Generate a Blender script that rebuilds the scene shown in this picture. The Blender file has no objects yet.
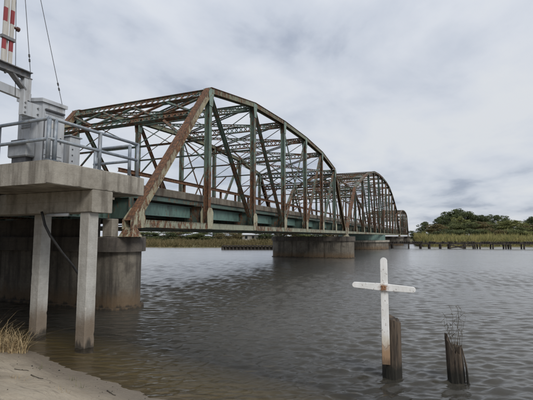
import bpy, math, random
import numpy as np
from mathutils import Vector, Matrix, noise as mnoise
random.seed(7)
R = math.radians
scene = bpy.context.scene
col = scene.collection

# ------------------------------------------------------------------ camera
cam_d = bpy.data.cameras.new('camera')
cam_d.sensor_width = 36.0
cam_d.lens = 36.0 * 399.5 / 533.0
cam_d.clip_end = 9000.0
cam_d.clip_start = 0.1
cam = bpy.data.objects.new('camera', cam_d)
col.objects.link(cam)
cam.location = (0, 0, 2.8)
cam.rotation_euler = (R(90 + 5.18), 0, R(23.17))
scene.camera = cam
scene.render.resolution_x, scene.render.resolution_y = 1024, 768

# ------------------------------------------------------------------ sky, sun, exposure
SUN_DIR = Vector((0.62, -0.42, 0.66)).normalized()
sun_el = math.asin(SUN_DIR.z)
sun_az = math.atan2(SUN_DIR.x, SUN_DIR.y)
world = bpy.data.worlds.new('World')
scene.world = world
world.use_nodes = True
wt = world.node_tree
for n in list(wt.nodes): wt.nodes.remove(n)
def wn(t, **k):
    n = wt.nodes.new(t)
    for a, b in k.items(): setattr(n, a, b)
    return n
def wmath(op, a, b=None, c=None):
    n = wn('ShaderNodeMath', operation=op)
    for i, v in enumerate((a, b, c)):
        if v is None: continue
        if isinstance(v, (int, float)): n.inputs[i].default_value = v
        else: wt.links.new(v, n.inputs[i])
    return n.outputs[0]
w_out = wn('ShaderNodeOutputWorld'); w_bg = wn('ShaderNodeBackground')
sky = wn('ShaderNodeTexSky', sky_type='NISHITA')
sky.sun_disc = False; sky.sun_elevation = sun_el; sky.sun_rotation = sun_az
sky.air_density = 1.0; sky.dust_density = 2.0
tc = wn('ShaderNodeTexCoord'); sep = wn('ShaderNodeSeparateXYZ')
wt.links.new(tc.outputs['Generated'], sep.inputs[0])
zz = wmath('ADD', wmath('MAXIMUM', sep.outputs[2], 0.0), 0.16)
comb = wn('ShaderNodeCombineXYZ')
wt.links.new(wmath('DIVIDE', sep.outputs[0], zz), comb.inputs[0])
wt.links.new(wmath('DIVIDE', sep.outputs[1], zz), comb.inputs[1])
comb.inputs[2].default_value = 3.7
def wnoise(scale, detail, rough, dist, off):
    m = wn('ShaderNodeMapping'); m.inputs['Location'].default_value = off
    m.inputs['Scale'].default_value = (1.0, 0.75, 1.0)
    m.inputs['Rotation'].default_value = (0, 0, R(25))
    wt.links.new(comb.outputs[0], m.inputs[0])
    n = wn('ShaderNodeTexNoise'); n.inputs['Scale'].default_value = scale
    n.inputs['Detail'].default_value = detail; n.inputs['Roughness'].default_value = rough
    n.inputs['Distortion'].default_value = dist
    wt.links.new(m.outputs[0], n.inputs['Vector']); return n.outputs[0]
n_big = wnoise(0.62, 4, 0.5, 0.4, (1.2, 5.3, 0))
n_fine = wnoise(2.3, 7, 0.52, 0.2, (0.4, 7.7, 2))
cl = wmath('ADD', wmath('MULTIPLY', n_big, 0.52), wmath('MULTIPLY', n_fine, 0.52))
ramp = wn('ShaderNodeValToRGB')
e = ramp.color_ramp.elements
e[0].position = 0.41; e[0].color = (0.285, 0.32, 0.39, 1)
e[1].position = 0.65; e[1].color = (0.55, 0.567, 0.59, 1)
x = ramp.color_ramp.elements.new(0.49); x.color = (0.43, 0.462, 0.52, 1)
x = ramp.color_ramp.elements.new(0.57); x.color = (0.505, 0.53, 0.575, 1)
wt.links.new(cl, ramp.inputs[0])
sc = wn('ShaderNodeVectorMath', operation='SCALE'); 
# an overcast sky is brighter overhead than at the horizon
gain = wmath('ADD', 8.9, wmath('MULTIPLY', wmath('POWER', wmath('MAXIMUM', sep.outputs[2], 0.0), 2.0), 4.5))
wt.links.new(gain, sc.inputs['Scale'])
wt.links.new(ramp.outputs[0], sc.inputs[0])
mx = wn('ShaderNodeMixRGB'); mx.inputs[0].default_value = 0.93
wt.links.new(sky.outputs[0], mx.inputs[1]); wt.links.new(sc.outputs[0], mx.inputs[2])
wt.links.new(mx.outputs[0], w_bg.inputs[0]); w_bg.inputs[1].default_value = 0.1
wt.links.new(w_bg.outputs[0], w_out.inputs[0])

sun_d = bpy.data.lights.new('sun', 'SUN'); sun_d.energy = 1.5; sun_d.angle = R(22)
sun_d.color = (1.0, 0.96, 0.90)
sun = bpy.data.objects.new('sun', sun_d); col.objects.link(sun)
sun.rotation_euler = SUN_DIR.to_track_quat('Z', 'Y').to_euler()
vs = scene.view_settings
vs.view_transform = 'Standard'; vs.look = 'None'; vs.gamma = 1.0; vs.exposure = 0.52
vs.use_curve_mapping = False
scene.cycles.max_bounces = 8

# ------------------------------------------------------------------ node material helper
class NM:
    def __init__(s, name):
        s.m = bpy.data.materials.new(name); s.m.use_nodes = True
        s.t = s.m.node_tree
        s.b = s.t.nodes['Principled BSDF']; s.out = s.t.nodes['Material Output']
        s.pos = s.n('ShaderNodeNewGeometry').outputs['Position']
    def n(s, t, **k):
        n = s.t.nodes.new(t)
        for a, b in k.items(): setattr(n, a, b)
        return n
    def l(s, a, b): s.t.links.new(a, b)
    def put(s, inp, v):
        if hasattr(v, 'is_linked'): s.l(v, inp)
        elif isinstance(v, tuple) and len(v) == 3 and inp.type == 'RGBA': inp.default_value = (*v, 1)
        else: inp.default_value = v
    def noise(s, scale, detail=4, rough=0.55, stretch=(1, 1, 1), off=(0, 0, 0), dist=0.0, vec=None):
        m = s.n('ShaderNodeMapping'); m.inputs['Scale'].default_value = stretch
        m.inputs['Location'].default_value = off
        s.l(vec or s.pos, m.inputs[0])
        n = s.n('ShaderNodeTexNoise'); n.inputs['Scale'].default_value = scale
        n.inputs['Detail'].default_value = detail; n.inputs['Roughness'].default_value = rough
        n.inputs['Distortion'].default_value = dist
        s.l(m.outputs[0], n.inputs['Vector']); return n.outputs[0]
    def math(s, op, a, b=None, c=None, clamp=False):
        n = s.n('ShaderNodeMath', operation=op); n.use_clamp = clamp
        for i, v in enumerate((a, b, c)):
            if v is not None: s.put(n.inputs[i], v)
        return n.outputs[0]
    def rng(s, v, a, b, c=0.0, d=1.0, smooth=True):
        n = s.n('ShaderNodeMapRange'); n.interpolation_type = 'SMOOTHSTEP' if smooth else 'LINEAR'
        s.put(n.inputs[0], v)
        for i, q in enumerate((a, b, c, d)): s.put(n.inputs[i + 1], q)
        return n.outputs[0]
    def mix(s, f, a, b, mode='MIX'):
        n = s.n('ShaderNodeMixRGB', blend_type=mode)
        s.put(n.inputs[0], f); s.put(n.inputs[1], a); s.put(n.inputs[2], b); return n.outputs[0]
    def z(s):
        n = s.n('ShaderNodeSeparateXYZ'); s.l(s.pos, n.inputs[0]); return n.outputs
    def rand(s): return s.n('ShaderNodeObjectInfo').outputs['Random']
    def bump(s, h, strength=0.3, dist=0.02):
        n = s.n('ShaderNodeBump'); n.inputs['Strength'].default_value = strength
        n.inputs['Distance'].default_value = dist
        s.l(h, n.inputs['Height']); s.l(n.outputs[0], s.b.inputs['Normal']); return n
    def done(s, colr=None, rough=None, metal=None):
        if colr is not None: s.put(s.b.inputs['Base Color'], colr)
        if rough is not None: s.put(s.b.inputs['Roughness'], rough)
        if metal is not None: s.put(s.b.inputs['Metallic'], metal)
        return s.m

M = {}
def rust_paint(name, paint, rust_amt, low_rust=0.0, fade=(1.35, 1.35, 1.3)):
    k = NM(name)
    big = k.noise(0.55, 3, 0.5, (1, 1, 0.5)); fine = k.noise(6.5, 8, 0.7, (1, 1, 0.4), (3, 1, 2))
    f = k.math('ADD', k.math('MULTIPLY', big, 0.38), k.math('MULTIPLY', fine, 0.70))
    f = k.math('ADD', f, k.math('MULTIPLY', k.math('SUBTRACT', k.rand(), 0.5), 0.07))
    if low_rust:
        f = k.math('ADD', f, k.rng(k.z()[2], 8.5, 4.8, 0.0, low_rust))
    th = 0.70 - 0.3 * rust_amt
    mask = k.rng(f, th - 0.04, th + 0.04)
    chalk = k.noise(9, 5, 0.6, (1, 1, 0.3), (9, 3, 4))
    p2 = tuple(min(0.8, c * q) for c, q in zip(paint, fade))
    pc = k.mix(k.rng(chalk, 0.35, 0.7), paint, p2)
    rn = k.noise(11, 6, 0.7, (1, 1, 0.6), (5, 5, 5))
    rc = k.mix(k.rng(rn, 0.32, 0.7), (0.040, 0.023, 0.015), (0.195, 0.090, 0.042))
    c = k.mix(mask, pc, rc)
    c = k.mix(k.rng(k.noise(2.2, 6, 0.6, (1, 1, 0.35), (1, 8, 3)), 0.5, 0.74, 0, 0.6), c, (0.035, 0.03, 0.026))
    k.bump(k.math('ADD', mask, rn), 0.35, 0.006)
    M[name] = k.done(c, k.mix(mask, (0.55,) * 3, (0.85,) * 3))
GREEN = (0.10, 0.142, 0.118)
rust_paint('green_paint', GREEN, 0.47, 0.05)
rust_paint('rusty_green', (0.070, 0.105, 0.086), 0.50, 0.04)
rust_paint('olive_chord', (0.135, 0.140, 0.092), 0.40)
rust_paint('brown_steel', (0.085, 0.115, 0.09), 0.60)
rust_paint('rust_red', (0.19, 0.165, 0.12), 0.92)
rust_paint('cream_paint', (0.255, 0.245, 0.175), 0.36)
rust_paint('post_tan', (0.23, 0.205, 0.14), 0.52)
rust_paint('chord_paint', (0.20, 0.21, 0.155), 0.38)
rust_paint('pale_green', (0.15, 0.205, 0.175), 0.2)
rust_paint('turquoise_paint', (0.085, 0.145, 0.130), 0.17)
rust_paint('dull_green', (0.05, 0.082, 0.070), 0.42)
rust_paint('rail_rust', (0.12, 0.105, 0.085), 0.92)

def concrete(name, c0, c1, dark, streak=0.5, tide=None):
    k = NM(name)
    a = k.noise(0.9, 5, 0.6); b = k.noise(7, 6, 0.65, off=(3, 3, 3))
    c = k.mix(k.rng(k.math('ADD', k.math('MULTIPLY', a, .6), k.math('MULTIPLY', b, .4)), 0.35, 0.65), c0, c1)
    st = k.noise(3.2, 5, 0.6, (1, 1, 0.09), (7, 2, 1))
    c = k.mix(k.rng(st, 0.44, 0.70, 0, streak), c, dark)
    c = k.mix(k.rng(k.noise(1.7, 6, 0.65, (1, 1, .8), (2, 9, 4)), .5, .72, 0, streak * .7), c, dark)
    pits = k.noise(26, 3, 0.5, off=(1, 2, 9))
    c = k.mix(k.rng(pits, 0.62, 0.75, 0, 0.35), c, dark)
    if tide is not None:
        zed = k.math('ADD', k.z()[2], k.math('MULTIPLY', k.math('SUBTRACT', k.noise(4.1, 5, 0.65, (1, 1, .25)), 0.5), 0.8))
        c = k.mix(k.rng(zed, tide + 0.55, tide - 0.1, 0, 0.75), c, (0.115, 0.074, 0.038))
        c = k.mix(k.rng(zed, 0.18, 0.02, 0, 0.9), c, (0.028, 0.024, 0.018))
    wv = k.n('ShaderNodeTexWave', wave_type='BANDS', bands_direction='Z', wave_profile='SAW'); wv.inputs['Scale'].default_value = 1.1; wv.inputs['Distortion'].default_value = .25; k.l(k.pos, wv.inputs['Vector'])
    ln = k.rng(wv.outputs['Fac'], .965, .995)
    c = k.mix(k.math('MULTIPLY', ln, .35), c, dark)
    k.bump(k.math('SUBTRACT', k.math('ADD', b, k.math('MULTIPLY', pits, 0.6)), k.math('MULTIPLY', ln, .5)), 0.6, 0.014)
    M[name] = k.done(c, 0.92)
concrete('concrete_light', (0.22, 0.20, 0.165), (0.335, 0.312, 0.268), (0.085, 0.072, 0.056), 0.75)
concrete('concrete_pile', (0.31, 0.30, 0.275), (0.43, 0.42, 0.39), (0.16, 0.14, 0.11), 0.35, 0.55)
concrete('concrete_pier', (0.105, 0.092, 0.074), (0.19, 0.17, 0.138), (0.04, 0.034, 0.028), 0.85, 0.35)
concrete('concrete_dark', (0.065, 0.057, 0.048), (0.115, 0.10, 0.084), (0.026, 0.022, 0.02), 0.75)
concrete('concrete_curb', (0.10, 0.088, 0.068), (0.18, 0.16, 0.13), (0.06, 0.042, 0.03), 0.9)

def simple(name, c0, c1, scale=6, rough=0.6, metal=0.0, stretch=(1, 1, 1), bump=0.2, speck=None, speck_t=0.66):
    k = NM(name)
    a = k.noise(scale, 5, 0.6, stretch)
    c = k.mix(k.rng(a, 0.33, 0.67), c0, c1)
    if speck:
        c = k.mix(k.rng(k.noise(scale * 2.3, 5, 0.65, stretch, (4, 4, 4)), speck_t, speck_t + .06, 0, .85), c, speck)
    if name.startswith('cabinet_g') or name in ('motor_grey', 'gate_white', 'galv_pipe'):
        c = k.mix(k.rng(k.noise(9, 6, .65, (1, 1, .08), (2, 7, 1)), .5, .72, 0, .45), c, (0.16, 0.13, 0.095))
        c = k.mix(k.rng(k.noise(2.5, 6, .7, (1, 1, .6), (5, 7, 1)), .55, .75, 0, .4), c, (0.10, 0.09, 0.075))
    if bump: k.bump(a, bump, 0.008)
    M[name] = k.done(c, rough, metal)
simple('galv_pipe', (0.17, 0.20, 0.235), (0.25, 0.28, 0.31), 9, 0.5, 0.25, speck=(0.12, 0.085, 0.06), speck_t=.68)
simple('cabinet_grey', (0.34, 0.36, 0.385), (0.43, 0.45, 0.47), 3, 0.5, 0.0, (1, 1, 0.3), 0.05, (0.25, 0.21, 0.17), .7)
simple('cabinet_trim', (0.035, 0.037, 0.042), (0.07, 0.07, 0.075), 6, 0.55)
simple('motor_grey', (0.19, 0.205, 0.22), (0.28, 0.295, 0.31), 5, 0.5, 0.1)
simple('gate_white', (0.40, 0.385, 0.355), (0.52, 0.50, 0.46), 6, 0.5, 0, (1, 1, .2), 0.03)
simple('gate_red', (0.20, 0.026, 0.03), (0.28, 0.042, 0.045), 6, 0.5, 0, (1, 1, .2), 0.03)
simple('bracket_steel', (0.10, 0.105, 0.11), (0.20, 0.20, 0.205), 8, 0.6, 0.2, speck=(0.14, 0.075, 0.04), speck_t=.6)
simple('black_rubber', (0.010, 0.010, 0.010), (0.022, 0.021, 0.02), 10, 0.55)
simple('wire_dark', (0.03, 0.03, 0.032), (0.06, 0.06, 0.06), 10, 0.6)
simple('lamp_amber', (0.07, 0.03, 0.02), (0.12, 0.045, 0.03), 10, 0.3)
def make_wood():
    k = NM('old_wood')
    a = k.noise(8, 6, .65, (1, 1, .10)); b = k.noise(22, 5, .7, (1, 1, .08), (3, 3, 3))
    c = k.mix(k.rng(a, .36, .66), (0.030, 0.023, 0.017), (0.115, 0.085, 0.06))
    c = k.mix(k.rng(b, .52, .66, 0, .85), c, (0.012, 0.009, 0.007))
    zj = k.math('ADD', k.z()[2], k.math('MULTIPLY', k.math('SUBTRACT', k.noise(7, 5, .7, (1, 1, .5)), .5), .35))
    c = k.mix(k.rng(zj, .34, .16, 0, .92), c, (0.010, 0.010, 0.007))
    k.bump(k.math('ADD', a, k.math('MULTIPLY', b, .8)), 1.0, .03)
    M['old_wood'] = k.done(c, .9)
make_wood()
simple('grey_timber', (0.022, 0.018, 0.015), (0.052, 0.043, 0.035), 3, 0.9, 0, (1, 1, 1), 0.4)
simple('twig', (0.05, 0.04, 0.03), (0.10, 0.085, 0.06), 9, 0.9)
simple('bark', (0.045, 0.035, 0.026), (0.11, 0.09, 0.07), 3, 0.95, 0, (1, 1, .2), 0.4)
simple('straw', (0.19, 0.125, 0.06), (0.47, 0.37, 0.21), 22, 0.8, 0, (1, 1, .4), 0)
simple('weed_green', (0.06, 0.075, 0.025), (0.14, 0.13, 0.05), 5, 0.8, 0, (1, 1, 1), 0)
simple('house_wall', (0.30, 0.28, 0.25), (0.38, 0.36, 0.33), 1, 0.8)
simple('roof_grey', (0.42, 0.43, 0.44), (0.52, 0.53, 0.54), 1, 0.6)
simple('glass_dark', (0.02, 0.025, 0.03), (0.03, 0.035, 0.04), 1, 0.1, 0, bump=0)
simple('asphalt', (0.045, 0.045, 0.045), (0.07, 0.068, 0.065), 3, 0.9)

def make_cross_paint():
    k = NM('cross_paint')
    a = k.noise(8, 5, 0.6, (1, 1, .4))
    c = k.mix(k.rng(a, .3, .7), (0.66, 0.66, 0.64), (0.80, 0.80, 0.79))
    z = k.z()[2]
    zj = k.math('ADD', z, k.math('MULTIPLY', k.math('SUBTRACT', k.noise(13, 6, .7, (1, 1, .35)), .5), .42))
    c = k.mix(k.rng(zj, 0.98, 0.74, 0, 0.55), c, (0.50, 0.43, 0.31))
    c = k.mix(k.rng(zj, 0.80, 0.50, 0, 0.85), c, (0.27, 0.145, 0.06))
    band = k.math('MULTIPLY', k.rng(zj, 0.60, 0.625), k.rng(zj, 0.66, 0.635))
    c = k.mix(k.math('MULTIPLY', band, .55), c, (0.12, 0.05, 0.025))
    c = k.mix(k.rng(zj, 0.46, 0.28, 0, 0.7), c, (0.07, 0.045, 0.028))
    ctr = k.n('ShaderNodeVectorMath', operation='DISTANCE'); k.l(k.pos, ctr.inputs[0]); ctr.inputs[1].default_value = (-1.04, 8.40, 1.77)
    dj = k.math('ADD', ctr.outputs['Value'], k.math('MULTIPLY', k.math('SUBTRACT', k.noise(24, 6, .75, (1, 1, .8), (8, 1, 1)), .5), .34))
    c = k.mix(k.rng(dj, .12, .03, 0, .75), c, (0.26, 0.135, 0.07))
    c = k.mix(k.rng(k.noise(5, 5, .65, (1, 1, .25), (6, 1, 3)), .5, .75, 0, .45), c, (0.45, 0.40, 0.32))
    sp = k.noise(24, 5, .7, (1, 1, .5), (2, 2, 2))
    c = k.mix(k.rng(sp, .60, .66, 0, .9), c, (0.14, 0.085, 0.05))
    k.bump(a, .15, .004)
    M['cross_paint'] = k.done(c, 0.55)
make_cross_paint()
simple('cross_rust', (0.16, 0.07, 0.035), (0.36, 0.20, 0.11), 30, 0.85)

def foliage(name, c0, c1, c2):
    k = NM(name)
    c0, c1, c2 = [tuple(min(.4, q * (1.4 if name.startswith('marsh') else 1.8)) for q in c) for c in (c0, c1, c2)]
    a = k.noise(0.35, 3, 0.6); b = k.noise(2.5, 3, 0.6, off=(3, 1, 5))
    c = k.mix(k.rng(a, .35, .65), c0, c1)
    c = k.mix(k.rng(b, .5, .75, 0, .7), c, c2)
    c = k.mix(k.math('MULTIPLY', k.rand(), 0.3), c, c1)
    k.b.inputs['Roughness'].default_value = 0.75
    k.b.inputs['Specular IOR Level'].default_value = 0.25
    k.put(k.b.inputs['Base Color'], c)
    tr = k.n('ShaderNodeBsdfTranslucent'); k.put(tr.inputs[0], c)
    mxs = k.n('ShaderNodeMixShader'); mxs.inputs[0].default_value = 0.22
    k.l(k.b.outputs[0], mxs.inputs[1]); k.l(tr.outputs[0], mxs.inputs[2]); k.l(mxs.outputs[0], k.out.inputs[0])
    M[name] = k.m
foliage('leaf_dark', (0.036, 0.046, 0.022), (0.056, 0.068, 0.030), (0.078, 0.086, 0.038))
foliage('leaf_mid', (0.056, 0.066, 0.028), (0.085, 0.095, 0.040), (0.11, 0.11, 0.05))
foliage('leaf_olive', (0.085, 0.095, 0.036), (0.125, 0.13, 0.05), (0.15, 0.145, 0.06))
foliage('leaf_autumn', (0.080, 0.066, 0.034), (0.105, 0.085, 0.040), (0.08, 0.08, 0.036))
foliage('marsh_blade', (0.15, 0.155, 0.058), (0.25, 0.22, 0.09), (0.28, 0.215, 0.12))
foliage('marsh_brown', (0.075, 0.07, 0.03), (0.125, 0.10, 0.05), (0.16, 0.12, 0.06))

def make_sand():
    k = NM('sand')
    a = k.noise(0.8, 6, .6); b = k.noise(14, 6, .7, off=(2, 2, 2)); cc = k.noise(60, 3, .6)
    c = k.mix(k.rng(a, .35, .65), (0.235, 0.195, 0.14), (0.40, 0.34, 0.255))
    c = k.mix(k.rng(b, .5, .72, 0, .45), c, (0.19, 0.15, 0.11))
    at = k.n('ShaderNodeAttribute', attribute_name='shore')
    s = k.math('ADD', at.outputs['Fac'], k.math('MULTIPLY', k.math('SUBTRACT', k.noise(1.6, 5, .6), .5), .5))
    so = k.n('ShaderNodeSeparateXYZ'); k.l(k.pos, so.inputs[0])
    cv = k.n('ShaderNodeCombineXYZ'); k.l(k.math('MULTIPLY', at.outputs['Fac'], 5.0), cv.inputs[1]); k.l(k.math('MULTIPLY', so.outputs[0], 0.7), cv.inputs[0])
    wr = k.noise(1.3, 6, .65, (1, 1, 1), (3, 0, 0), .4, cv.outputs[0])
    c = k.mix(k.rng(wr, .52, .70, 0, .65), c, (0.115, 0.092, 0.068))
    c = k.mix(k.rng(wr, .42, .28, 0, .5), c, (0.40, 0.36, 0.30))
    wet = k.rng(s, -1.15, -0.12)
    c = k.mix(k.math('MULTIPLY', wet, .8), c, (0.145, 0.118, 0.088))
    c = k.mix(k.rng(s, 0.05, 1.2), c, (0.235, 0.19, 0.10))
    fp = k.noise(2.6, 3, .5, off=(7, 3, 1))
    k.bump(k.math('ADD', k.math('ADD', k.math('MULTIPLY', fp, 2.2), b), k.math('MULTIPLY', cc, .4)), .8, .04)
    M['sand'] = k.done(c, k.rng(wet, 0, 1, 0.95, 0.55))
make_sand()
def make_marsh():
    k = NM('marsh_ground')
    a = k.noise(.12, 5, .6); b = k.noise(1.5, 5, .6)
    c = k.mix(k.rng(a, .35, .65), (0.11, 0.10, 0.04), (0.17, 0.14, 0.065))
    c = k.mix(k.rng(b, .5, .7, 0, .5), c, (0.06, 0.05, 0.03))
    k.bump(b, .5, .2); M['marsh_ground'] = k.done(c, .95)
make_marsh()

def make_water():
    k = NM('river_water')
    # wind ripples as a height field; its slope is taken over a fixed 1 cm step, so
    # the far water keeps its true roughness
    rot = R(30)
    def height(vec):
        m = k.n('ShaderNodeMapping'); m.vector_type = 'TEXTURE'
        m.inputs['Rotation'].default_value = (0, 0, rot); k.l(vec, m.inputs[0])
        v = m.outputs[0]
        r2 = k.noise(3.2, 3, .5, (.38, 1, 1), (5, 2, 0), .6, v)
        r3 = k.noise(9.0, 3, .55, (.5, 1, 1), (3, 8, 0), .4, v)
        h = k.math('MULTIPLY', r2, W2)
        return k.math('ADD', h, k.math('MULTIPLY', r3, W3))
    W2, W3 = 0.026, 0.013
    EPS = 0.012
    def shift(dx, dy):
        n = k.n('ShaderNodeVectorMath', operation='ADD'); k.l(k.pos, n.inputs[0]); n.inputs[1].default_value = (dx, dy, 0); return n.outputs[0]
    h0 = height(k.pos); hx_ = height(shift(EPS, 0)); hy_ = height(shift(0, EPS))
    calm = k.rng(k.noise(0.09, 3, .5, (1, 1.7, 1), (2, 4, 0)), .35, .65, 0.7, 1.15)
    sx_ = k.math('MULTIPLY', k.math('DIVIDE', k.math('SUBTRACT', h0, hx_), EPS), calm)
    sy_ = k.math('MULTIPLY', k.math('DIVIDE', k.math('SUBTRACT', h0, hy_), EPS), calm)
    cb = k.n('ShaderNodeCombineXYZ'); k.l(sx_, cb.inputs[0]); k.l(sy_, cb.inputs[1]); cb.inputs[2].default_value = 0.0
    ad = k.n('ShaderNodeVectorMath', operation='ADD'); k.l(cb.outputs[0], ad.inputs[0]); k.l(k.n('ShaderNodeNewGeometry').outputs['Normal'], ad.inputs[1])
    bn = k.n('ShaderNodeVectorMath', operation='NORMALIZE'); k.l(ad.outputs[0], bn.inputs[0])
    fr = k.n('ShaderNodeFresnel'); fr.inputs['IOR'].default_value = 1.333; k.l(bn.outputs[0], fr.inputs['Normal'])
    gl = k.n('ShaderNodeBsdfGlossy'); ch = k.n('ShaderNodeAttribute', attribute_name='chop')     # slope of the wavelets finer than the mesh
    k.l(k.rng(ch.outputs['Fac'], 0.0, 0.20, 0.03, 0.21, False), gl.inputs['Roughness'])
    gl.inputs['Color'].default_value = (1, 1, 1, 1); k.l(bn.outputs[0], gl.inputs['Normal'])
    df = k.n('ShaderNodeBsdfDiffuse'); df.inputs['Color'].default_value = (0.060, 0.056, 0.046, 1)
    tr = k.n('ShaderNodeBsdfTransparent'); tr.inputs['Color'].default_value = (0.82, 0.77, 0.60, 1)
    at = k.n('ShaderNodeAttribute', attribute_name='depth')
    # murky river: how much of the bed shows falls off with the depth of the water
    op = k.math('SUBTRACT', 1.0, k.math('EXPONENT', k.math('MULTIPLY', at.outputs['Fac'], -1.6)), clamp=True)
    m1 = k.n('ShaderNodeMixShader'); k.l(op, m1.inputs[0]); k.l(tr.outputs[0], m1.inputs[1]); k.l(df.outputs[0], m1.inputs[2])
    m2 = k.n('ShaderNodeMixShader'); k.l(fr.outputs[0], m2.inputs[0]); k.l(m1.outputs[0], m2.inputs[1]); k.l(gl.outputs[0], m2.inputs[2])
    k.l(m2.outputs[0], k.out.inputs[0])
    M['river_water'] = k.m
make_water()

# ------------------------------------------------------------------ mesh helpers
class MB:
    def __init__(s): s.v = []; s.f = []
    def add(s, vs, fs):
        o = len(s.v); s.v += [tuple(q) for q in vs]; s.f += [tuple(i + o for i in f) for f in fs]; return s
    def box(s, a, b):
        x0, y0, z0 = a; x1, y1, z1 = b
        return s.add([(x0, y0, z0), (x1, y0, z0), (x1, y1, z0), (x0, y1, z0), (x0, y0, z1), (x1, y0, z1), (x1, y1, z1), (x0, y1, z1)],
              [(0, 3, 2, 1), (4, 5, 6, 7), (0, 1, 5, 4), (1, 2, 6, 5), (2, 3, 7, 6), (3, 0, 4, 7)])
    def bevbox(s, a, b, r):
        x0, y0, z0 = a; x1, y1, z1 = b
        ring = lambda i: [(x0 + r, y0 + i), (x1 - r, y0 + i), (x1 - i, y0 + r), (x1 - i, y1 - r), (x1 - r, y1 - i), (x0 + r, y1 - i), (x0 + i, y1 - r), (x0 + i, y0 + r)]
        vs = [(*q, z0 + r) for q in ring(0)] + [(*q, z1 - r) for q in ring(0)] + [(*q, z1) for q in ring(r * .8)] + [(*q, z0) for q in ring(r * .8)]
        fs = [(i, (i + 1) % 8, 8 + (i + 1) % 8, 8 + i) for i in range(8)]
        fs += [(8 + i, 8 + (i + 1) % 8, 16 + (i + 1) % 8, 16 + i) for i in range(8)]
        fs += [(24 + i, 24 + (i + 1) % 8, (i + 1) % 8, i) for i in range(8)]
        fs += [tuple(range(16, 24)), tuple(reversed(range(24, 32)))]
        return s.add(vs, fs)
    def chip(s, a, b, r, axis, n=18, seed=0):
        """box with worn, unevenly chipped long edges"""
        rnd = random.Random(seed); o = [i for i in range(3) if i != axis]
        for j in range(n + 1):
            t = j / n; w = a[axis] + (b[axis] - a[axis]) * t
            e = [r * rnd.uniform(.8, 1.2) * (rnd.uniform(1.5, 2.8) if rnd.random() < .05 else 1) for _ in range(4)]
            if j in (0, n): e = [r * 1.4] * 4; w += r * .3 * (1 if j == 0 else -1)
            u0, u1, v0, v1 = a[o[0]], b[o[0]], a[o[1]], b[o[1]]
            for u, v in ((u0 + e[0], v0), (u1 - e[1], v0), (u1, v0 + e[1]), (u1, v1 - e[2]), (u1 - e[2], v1), (u0 + e[3], v1), (u0, v1 - e[3]), (u0, v0 + e[0])):
                q = [0, 0, 0]; q[axis] = w; q[o[0]] = u; q[o[1]] = v; s.v.append(tuple(q))
        flip = axis == 1
        B = len(s.v) - 8 * (n + 1)
        for j in range(n):
            for i in range(8):
                f = (B + j * 8 + i, B + j * 8 + (i + 1) % 8, B + (j + 1) * 8 + (i + 1) % 8, B + (j + 1) * 8 + i)
                s.f.append(f[::-1] if flip else f)
        f = tuple(B + i for i in range(8)); g = tuple(B + n * 8 + i for i in range(8))
        s.f += [f if flip else f[::-1], g[::-1] if flip else g]
        return s
    def bar(s, p, q, up, rects):
        """prism from p to q; rects = (side0, side1, up0, up1) in the cross-section"""
        p = Vector(p); q = Vector(q); d = (q - p).normalized(); u = Vector(up)
        sd = d.cross(u).normalized(); u = sd.cross(d).normalized()
        for a0, a1, b0, b1 in rects:
            vs = [e + sd * a + u * b for e in (p, q) for a, b in ((a0, b0), (a1, b0), (a1, b1), (a0, b1))]
            s.add(vs, [(3, 2, 1, 0), (4, 5, 6, 7), (0, 1, 5, 4), (1, 2, 6, 5), (2, 3, 7, 6), (3, 0, 4, 7)])
        return s
    def tube(s, pts, r, n=8, r2=None):
        pts = [Vector(p) for p in pts]; rs = [r + ((r2 if r2 is not None else r) - r) * i / (len(pts) - 1) for i in range(len(pts))]
        vs = []; ref = Vector((0.13, 0.31, 0.94))
        for i, p in enumerate(pts):
            d = (pts[min(i + 1, len(pts) - 1)] - pts[max(i - 1, 0)]).normalized()
            if abs(d.dot(ref)) > .97: ref = Vector((0.9, 0.3, 0.1))
            a = d.cross(ref).normalized(); b = d.cross(a)
            vs += [p + (a * math.cos(t * math.tau / n) + b * math.sin(t * math.tau / n)) * rs[i] for t in range(n)]
        fs = []
        for i in range(len(pts) - 1):
            for t in range(n):
                fs.append((i * n + t, i * n + (t + 1) % n, (i + 1) * n + (t + 1) % n, (i + 1) * n + t))
        fs += [tuple(reversed(range(n))), tuple(range((len(pts) - 1) * n, len(pts) * n))]
        return s.add(vs, fs)
    def poly(s, pts, z0, z1):
        n = len(pts)
        return s.add([(x, y, z0) for x, y in pts] + [(x, y, z1) for x, y in pts],
              [tuple(reversed(range(n))), tuple(range(n, 2 * n))] + [(i, (i + 1) % n, n + (i + 1) % n, n + i) for i in range(n)])
    def build(s, name, mat, parent=None, smooth=False, kind=None):
        me = bpy.data.meshes.new(name)
        vs = s.v
        if parent is not None:
            o = base_of(parent); vs = [(x - o.x, y - o.y, z - o.z) for x, y, z in vs]
        me.from_pydata([tuple(v) for v in vs], [], s.f); me.update()
        if mat: me.materials.append(M[mat])
        if smooth: me.polygons.foreach_set('use_smooth', [True] * len(me.polygons))
        ob = bpy.data.objects.new(name, me); col.objects.link(ob); ob.parent = parent
        if kind: ob['kind'] = kind
        return ob
def base_of(o):
    v = Vector((0, 0, 0))
    while o is not None: v += o.location; o = o.parent
    return v
def tag(o, label, cat, group=None):
    o['label'] = label; o['category'] = cat
    if group: o['group'] = group
    return o
def thing(name, loc, label, cat, group=None):
    o = bpy.data.objects.new(name, None); col.objects.link(o); o.location = loc; o.empty_display_size = .3
    return tag(o, label, cat, group)
def copy_tree(o, parent=None):
    c = o.copy(); col.objects.link(c); c.parent = parent
    for ch in list(o.children): copy_tree(ch, c)
    return c

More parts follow.
